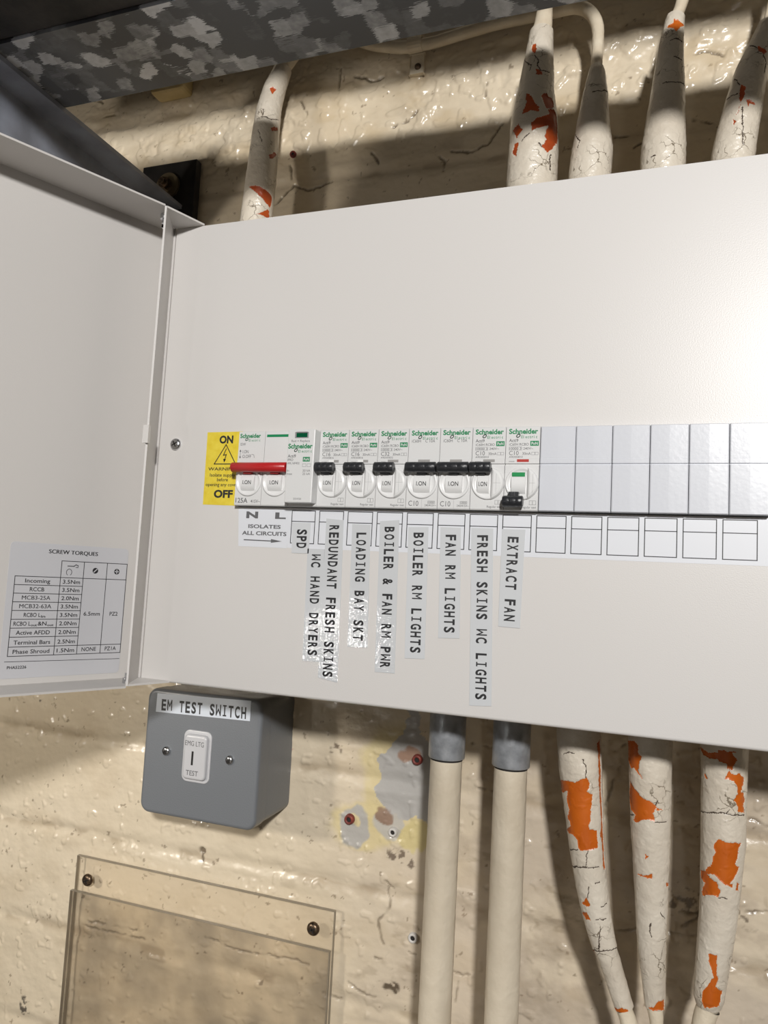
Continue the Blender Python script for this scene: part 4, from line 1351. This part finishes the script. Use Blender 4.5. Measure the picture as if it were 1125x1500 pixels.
STRIPS = [('SPD', (0.5, -7.1), (12.6, -7.1), (12.4, -25.1), (1.3, -25.2), 4.4, 10.6, -11.0, -22.2, 'short white tape label reading SPD, leftmost of the vertical labels'),
          ('WC HAND DRYERS', (11.6, -22.2), (22.4, -22.2), (24.4, -87.0), (12.6, -87.2), 15.3, 21.0, -25.5, -83.7, 'white tape label reading WC HAND DRYERS, set lower beside the REDUNDANT label'),
          ('REDUNDANT FRESH SKINS', (22.5, -4.2), (33.5, -5.0), (35.3, -97.6), (23.1, -95.8), 25.6, 31.5, -8.0, -95.0, 'long white tape label reading REDUNDANT FRESH SKINS with a slanted end'),
          ('LOADING BAY SKT', (39.0, -7.0), (50.3, -7.2), (52.3, -76.6), (40.2, -77.0), 42.9, 48.7, -11.8, -73.1, 'white tape label reading LOADING BAY SKT with a wrinkled shiny end'),
          ('BOILER & FAN RM PWR', (55.9, -5.0), (67.4, -4.1), (69.2, -89.3), (57.4, -89.5), 59.9, 65.6, -8.0, -86.8, 'white tape label reading BOILER & FAN RM PWR with a shiny patch'),
          ('BOILER RM LIGHTS', (73.0, -7.9), (84.7, -7.6), (86.0, -79.9), (74.5, -80.5), 77.1, 82.8, -10.8, -77.1, 'white tape label reading BOILER RM LIGHTS'),
          ('FAN RM LIGHTS', (91.6, -7.4), (103.2, -7.5), (105.0, -67.4), (93.1, -68.0), 95.7, 101.4, -11.4, -64.8, 'white tape label reading FAN RM LIGHTS'),
          ('FRESH SKINS WC LIGHTS', (109.0, -7.3), (121.0, -7.4), (123.7, -101.3), (111.9, -102.2), 113.9, 119.6, -11.1, -98.5, 'longest white tape label reading FRESH SKINS WC LIGHTS, reaching near the bottom edge'),
          ('EXTRACT FAN', (125.8, -7.6), (138.2, -7.5), (137.2, -59.6), (125.7, -59.4), 129.0, 134.6, -11.5, -56.3, 'white tape label reading EXTRACT FAN, rightmost of the vertical labels')]
for k, (txt, tl, tr, br, bl, xa, xb, za, zb, lab) in enumerate(STRIPS):
    q = MB()
    th = 0.15 if k != 2 else 0.17
    quad_card(q, [bl, br, tr, tl], th + 0.12, 0, y0=-0.1)
    # the tape's own lean carries its lettering with it
    dx = ((bl[0] + br[0]) - (tl[0] + tr[0])) / 2
    dz = ((bl[1] + br[1]) - (tl[1] + tr[1])) / 2
    down = Vector((dx, 0, dz)).normalized()
    up_ = Vector((-down.z, 0, down.x))
    cx_ = (xa + xb) / 2
    org_ = Vector((cx_ + dx / dz * (za - (za + zb) / 2), -(th + 0.22), za))
    q.mono((org_, down, up_), txt, 0, (za - zb) / abs(down.z), -(xb - xa) / 2, xb - xa, 0.05, 1)
    tag(q.build('circuit_label', [TAPEW if k in (1, 2, 3, 4) else TAPE, INK]), lab, 'label', 'vertical circuit labels under the breakers')

# screw torque table on the door (u = towards the hinge, v = up)
PD = (DP + DN * 0.0, -DA, Z)
q = MB()
TH = 0.2
pts = []
a0, a1, b0, b1, rc = -75.0, -4.0, -104.9, -27.3, 2.5
for cx_, cz_, s_ in ((a1 - rc, b0 + rc, -90), (a1 - rc, b1 - rc, 0), (a0 + rc, b1 - rc, 90), (a0 + rc, b0 + rc, 180)):
    for k in range(7):
        t_ = math.radians(s_ + 15 * k)
        pts.append((cx_ + rc * math.cos(t_), cz_ + rc * math.sin(t_)))
n_ = len(pts)
q.add([q.pt(PD, a, b, TH) for a, b in pts] + [q.pt(PD, a, b, 0) for a, b in pts], [tuple(range(n_))] + [((i + 1) % n_, i, n_ + i, n_ + (i + 1) % n_) for i in range(n_)])
o_ = TH + 0.05
w = 0.38
q.text(PD, 'SCREW TORQUES', -53.4, -23.9, -32.9, 2.3, o_, 1, bold=0.05)
A = [-71.1, -45.4, -31.8, -17.3, -4.3]
rows = [-46.9, -51.8, -56.7, -61.6, -66.5, -71.5, -76.5, -81.6, -87.2, -92.4]
for r_ in rows[:8]:
    q.line(PD, [(A[0], r_), (A[2], r_)], w, o_, 1)
for r_ in (rows[8], rows[9]):
    q.line(PD, [(A[0], r_), (A[4], r_)], w, o_, 1)
q.line(PD, [(A[2], rows[0]), (A[4], rows[0])], w, o_, 1)
q.line(PD, [(A[1], -37.0), (A[4], -37.0)], w, o_, 1)
q.line(PD, [(A[0], rows[0]), (A[0], rows[9])], w, o_ + 0.01, 1)
for a_x in A[1:]:
    q.line(PD, [(a_x, -37.0), (a_x, rows[9])], w, o_ + 0.01, 1)
names = [('Incoming', 14.2), ('RCCB', 8.2), ('MCB3-25A', 16), ('MCB32-63A', 18), ('RCBO Lin', 12.2), ('RCBO Lout&Nout', 22.5), ('Active AFDD', 19), ('Terminal Bars', 20.5), ('Phase Shroud', 20.5)]
vals = ['3.5Nm', '3.5Nm', '2.0Nm', '3.5Nm', '3.5Nm', '2.0Nm', '2.0Nm', '2.5Nm', '1.5Nm']
for k in range(9):
    zb_ = rows[k + 1] + 1.35
    c = (A[0] + A[1]) / 2
    nm, wd = names[k]
    if nm.startswith('RCBO'):
        q.text(PD, 'RCBO L', c - wd / 2, c - wd / 2 + 9.4, zb_, 2.3, o_, 1, bold=0.012)
        if nm.endswith('Lin'):
            q.text(PD, 'in', c - wd / 2 + 9.7, c + wd / 2, zb_ - 0.4, 1.4, o_, 1, bold=0.02)
        else:
            q.text(PD, 'out', c - wd / 2 + 9.6, c - wd / 2 + 13.0, zb_ - 0.4, 1.4, o_, 1, bold=0.02)
            q.text(PD, '&N', c - wd / 2 + 13.4, c - wd / 2 + 18.4, zb_, 2.3, o_, 1, bold=0.012)
            q.text(PD, 'out', c - wd / 2 + 18.8, c + wd / 2, zb_ - 0.4, 1.4, o_, 1, bold=0.02)
    else:
        q.text(PD, nm, c - wd / 2, c + wd / 2, zb_, 2.3, o_, 1, bold=0.012)
    c = (A[1] + A[2]) / 2
    q.text(PD, vals[k], c - 5.2, c + 5.2, zb_, 2.3, o_, 1, bold=0.012)
q.text(PD, '6.5mm', -29.6, -19.4, -69.4, 2.3, o_, 1, bold=0.012)
q.text(PD, 'PZ2', -13.2, -8.0, -69.4, 2.3, o_, 1, bold=0.012)
q.text(PD, 'NONE', -29.0, -20.0, -90.8, 2.3, o_, 1, bold=0.012)
q.text(PD, 'PZ1A', -14.4, -7.2, -90.8, 2.3, o_, 1, bold=0.012)
for c, kind in ((-24.6, 's'), (-10.8, 'p')):
    q.poly(PD, [(c + 1.75 * math.cos(t_), -42 + 1.75 * math.sin(t_)) for t_ in np.linspace(0, 2 * math.pi, 24, endpoint=False)], o_, 1)
    if kind == 's':
        q.line(PD, [(c - 0.8, -42.8), (c + 0.8, -41.2)], 0.6, o_ + 0.05, 0)
    else:
        q.line(PD, [(c - 1.0, -42), (c + 1.0, -42)], 0.6, o_ + 0.05, 0)
        q.line(PD, [(c, -43.0), (c, -41.0)], 0.6, o_ + 0.05, 0)
q.line(PD, [(-40.6 + 2.0 * math.cos(t_) * 0.8, -43.6 + 1.9 * math.sin(t_)) for t_ in np.linspace(-1.0, 4.2, 16)], 0.35, o_, 2)
q.line(PD, [(-41.6, -39.9), (-38.0, -39.9), (-36.8, -39.0), (-35.6, -39.4)], 0.6, o_, 2)
q.line(PD, [(-36.8, -40.5), (-35.6, -40.6), (-35.4, -39.6)], 0.4, o_, 2)
q.line(PD, [(-72.4, -95.4), (-4.5, -96.2)], 0.3, o_, 1)
q.text(PD, 'PHA52226', -70.8, -60.2, -99.5, 1.6, o_, 1, bold=0.02)
tag(q.build('torque_table_label', [STICK, INK, INKG]), 'grey-white SCREW TORQUES table sticker inside the open door', 'label')

# ---------------------------------------------------------------- emergency lighting test switch under the board
EX0, EX1, EZ0, EZ1, EY = -137.8, -44.5, -211.4, -124.6, 62.0
em = thing('test_switch', 'grey enamelled metal box with a white key switch, under the left of the board', 'switch', ((EX0 + EX1) / 2, 112, EZ0))


def rounded(x0_, x1_, z0_, z1_, r_, n_=8):
    out = []
    for cx_, cz_, s_ in ((x1_ - r_, z0_ + r_, -90), (x1_ - r_, z1_ - r_, 0), (x0_ + r_, z1_ - r_, 90), (x0_ + r_, z0_ + r_, 180)):
        for k in range(n_ + 1):
            t_ = math.radians(s_ + 90 * k / n_)
            out.append((cx_ + r_ * math.cos(t_), cz_ + r_ * math.sin(t_)))
    return out


def shell(q, x0_, x1_, z0_, z1_, r_, y0, y1, round_=3.0, mi=0, steps=7):
    """box with rounded corners and a soft rolled front edge"""
    rings = []
    for k in range(steps + 1):
        a = math.pi / 2 * k / steps
        ins = round_ * (1 - math.sin(a))
        rings.append((y0 + round_ * (1 - math.cos(a)), rounded(x0_ + ins, x1_ - ins, z0_ + ins, z1_ - ins, max(r_ - ins, 0.3))))
    rings.append((y1, rounded(x0_, x1_, z0_, z1_, r_)))
    n_ = len(rings[0][1])
    V = [(x_, y_, z_) for y_, pp in rings for x_, z_ in pp]
    F = [(j * n_ + (i + 1) % n_, j * n_ + i, (j + 1) * n_ + i, (j + 1) * n_ + (i + 1) % n_) for j in range(len(rings) - 1) for i in range(n_)]
    q.add(V, F, mi, True)
    q.add(V[:n_], [tuple(range(n_))], mi)
    q.add(V[-n_:], [tuple(range(n_ - 1, -1, -1))], mi)


q = MB()
shell(q, EX0, EX1, EZ0, EZ1, 7.5, EY, EY + 13.6, 2.8)
q.build('face_plate', GREYBOX, em)
q = MB()
shell(q, EX0 + 0.8, EX1 - 0.5, EZ0 + 0.6, EZ1 - 0.6, 7.0, EY + 13.6, 113, 0.4)
q.build('back_box', GREYBOX, em)
q = MB()
shell(q, -104.2, -81.7, -185.3, -150.0, 4.5, EY - 0.9, EY + 0.2, 0.8)
bz = q.build('switch_bezel', SWHITE, em)
q = MB()
shell(q, -102.2, -83.7, -183.0, -152.4, 3.2, EY - 3.6, EY - 0.7, 1.8)
f_ = front(EY - 3.6)
q.text(f_, 'EMG LTG', -100.9, -85.9, -160.0, 3.3, 0.04, 1, bold=0.012)
q.text(f_, 'TEST', -98.8, -89.0, -179.9, 3.3, 0.04, 1, bold=0.012)
q.rect(f_, -95.2, -173.0, -93.6, -163.6, 0.04, 2)
q.build('key_switch', [SWHITE, INKG, HOLE], em)
pozi_screw('screw', em, -118.0, EY - 0.05, -166.9, 3.2, SCREW, 2.3)
pozi_screw('screw', em, -66.8, EY - 0.05, -166.6, 3.2, SCREW, 2.3)
q = MB()
quad_card(q, [(-129.6, -140.9), (-53.3, -139.0), (-53.3, -125.4), (-129.4, -127.9)], 0.25, 0, y0=EY)
pl = (Vector((-91.4, EY - 0.25, -135.8)), Vector((1, 0, 0.022)).normalized(), Vector((-0.022, 0, 1)).normalized())
q.mono(pl, 'EM TEST SWITCH', -33.8, 35.0, -2.6, 7.6, 0.05, 1, gw=4.0)
tag(q.build('switch_label', [TAPE2, INK]), 'white tape label reading EM TEST SWITCH at the top of the grey box', 'label')

# ---------------------------------------------------------------- perspex sheets on the wall
def sheet(name, x0_, x1_, z0_, z1_, y0, y1, m_, label):
    root = thing(name, label, 'perspex sheet', ((x0_ + x1_) / 2, y1, z0_), 'perspex sheets on the wall')
    q = MB()
    q.add([(x0_, y0, z0_), (x1_, y0, z0_), (x1_, y0, z1_), (x0_, y0, z1_)], [(0, 1, 2, 3)])
    q.build('pane', m_, root)
    q = MB()
    for (xa, xb, za, zb) in ((x0_, x1_, z1_ - 0.3, z1_), (x0_, x0_ + 0.3, z0_, z1_ - 0.3), (x1_ - 0.3, x1_, z0_, z1_ - 0.3)):
        q.box(xa, xb, y0 - 0.05, y1, za, zb)
    q.build('edge', PEDGE, root)
    return root


s1 = sheet('perspex_sheet', -224.6, -0.8, -520, -270.4, 105.4, 108.2, PERSP, 'clear perspex sheet screwed to the wall below the grey box, showing at the top')
s2 = sheet('perspex_sheet', -225.4, -1.6, -520, -296.0, 101.6, 104.4, PERSPD, 'stained perspex sheet hanging lower in front of the clear one')
pozi_screw('screw', s1, -212.0, 105.35, -287.0, 4.6, DARKSC, 3.0)
pozi_screw('screw', s1, -16.0, 105.35, -284.6, 4.6, DARKSC, 3.0)
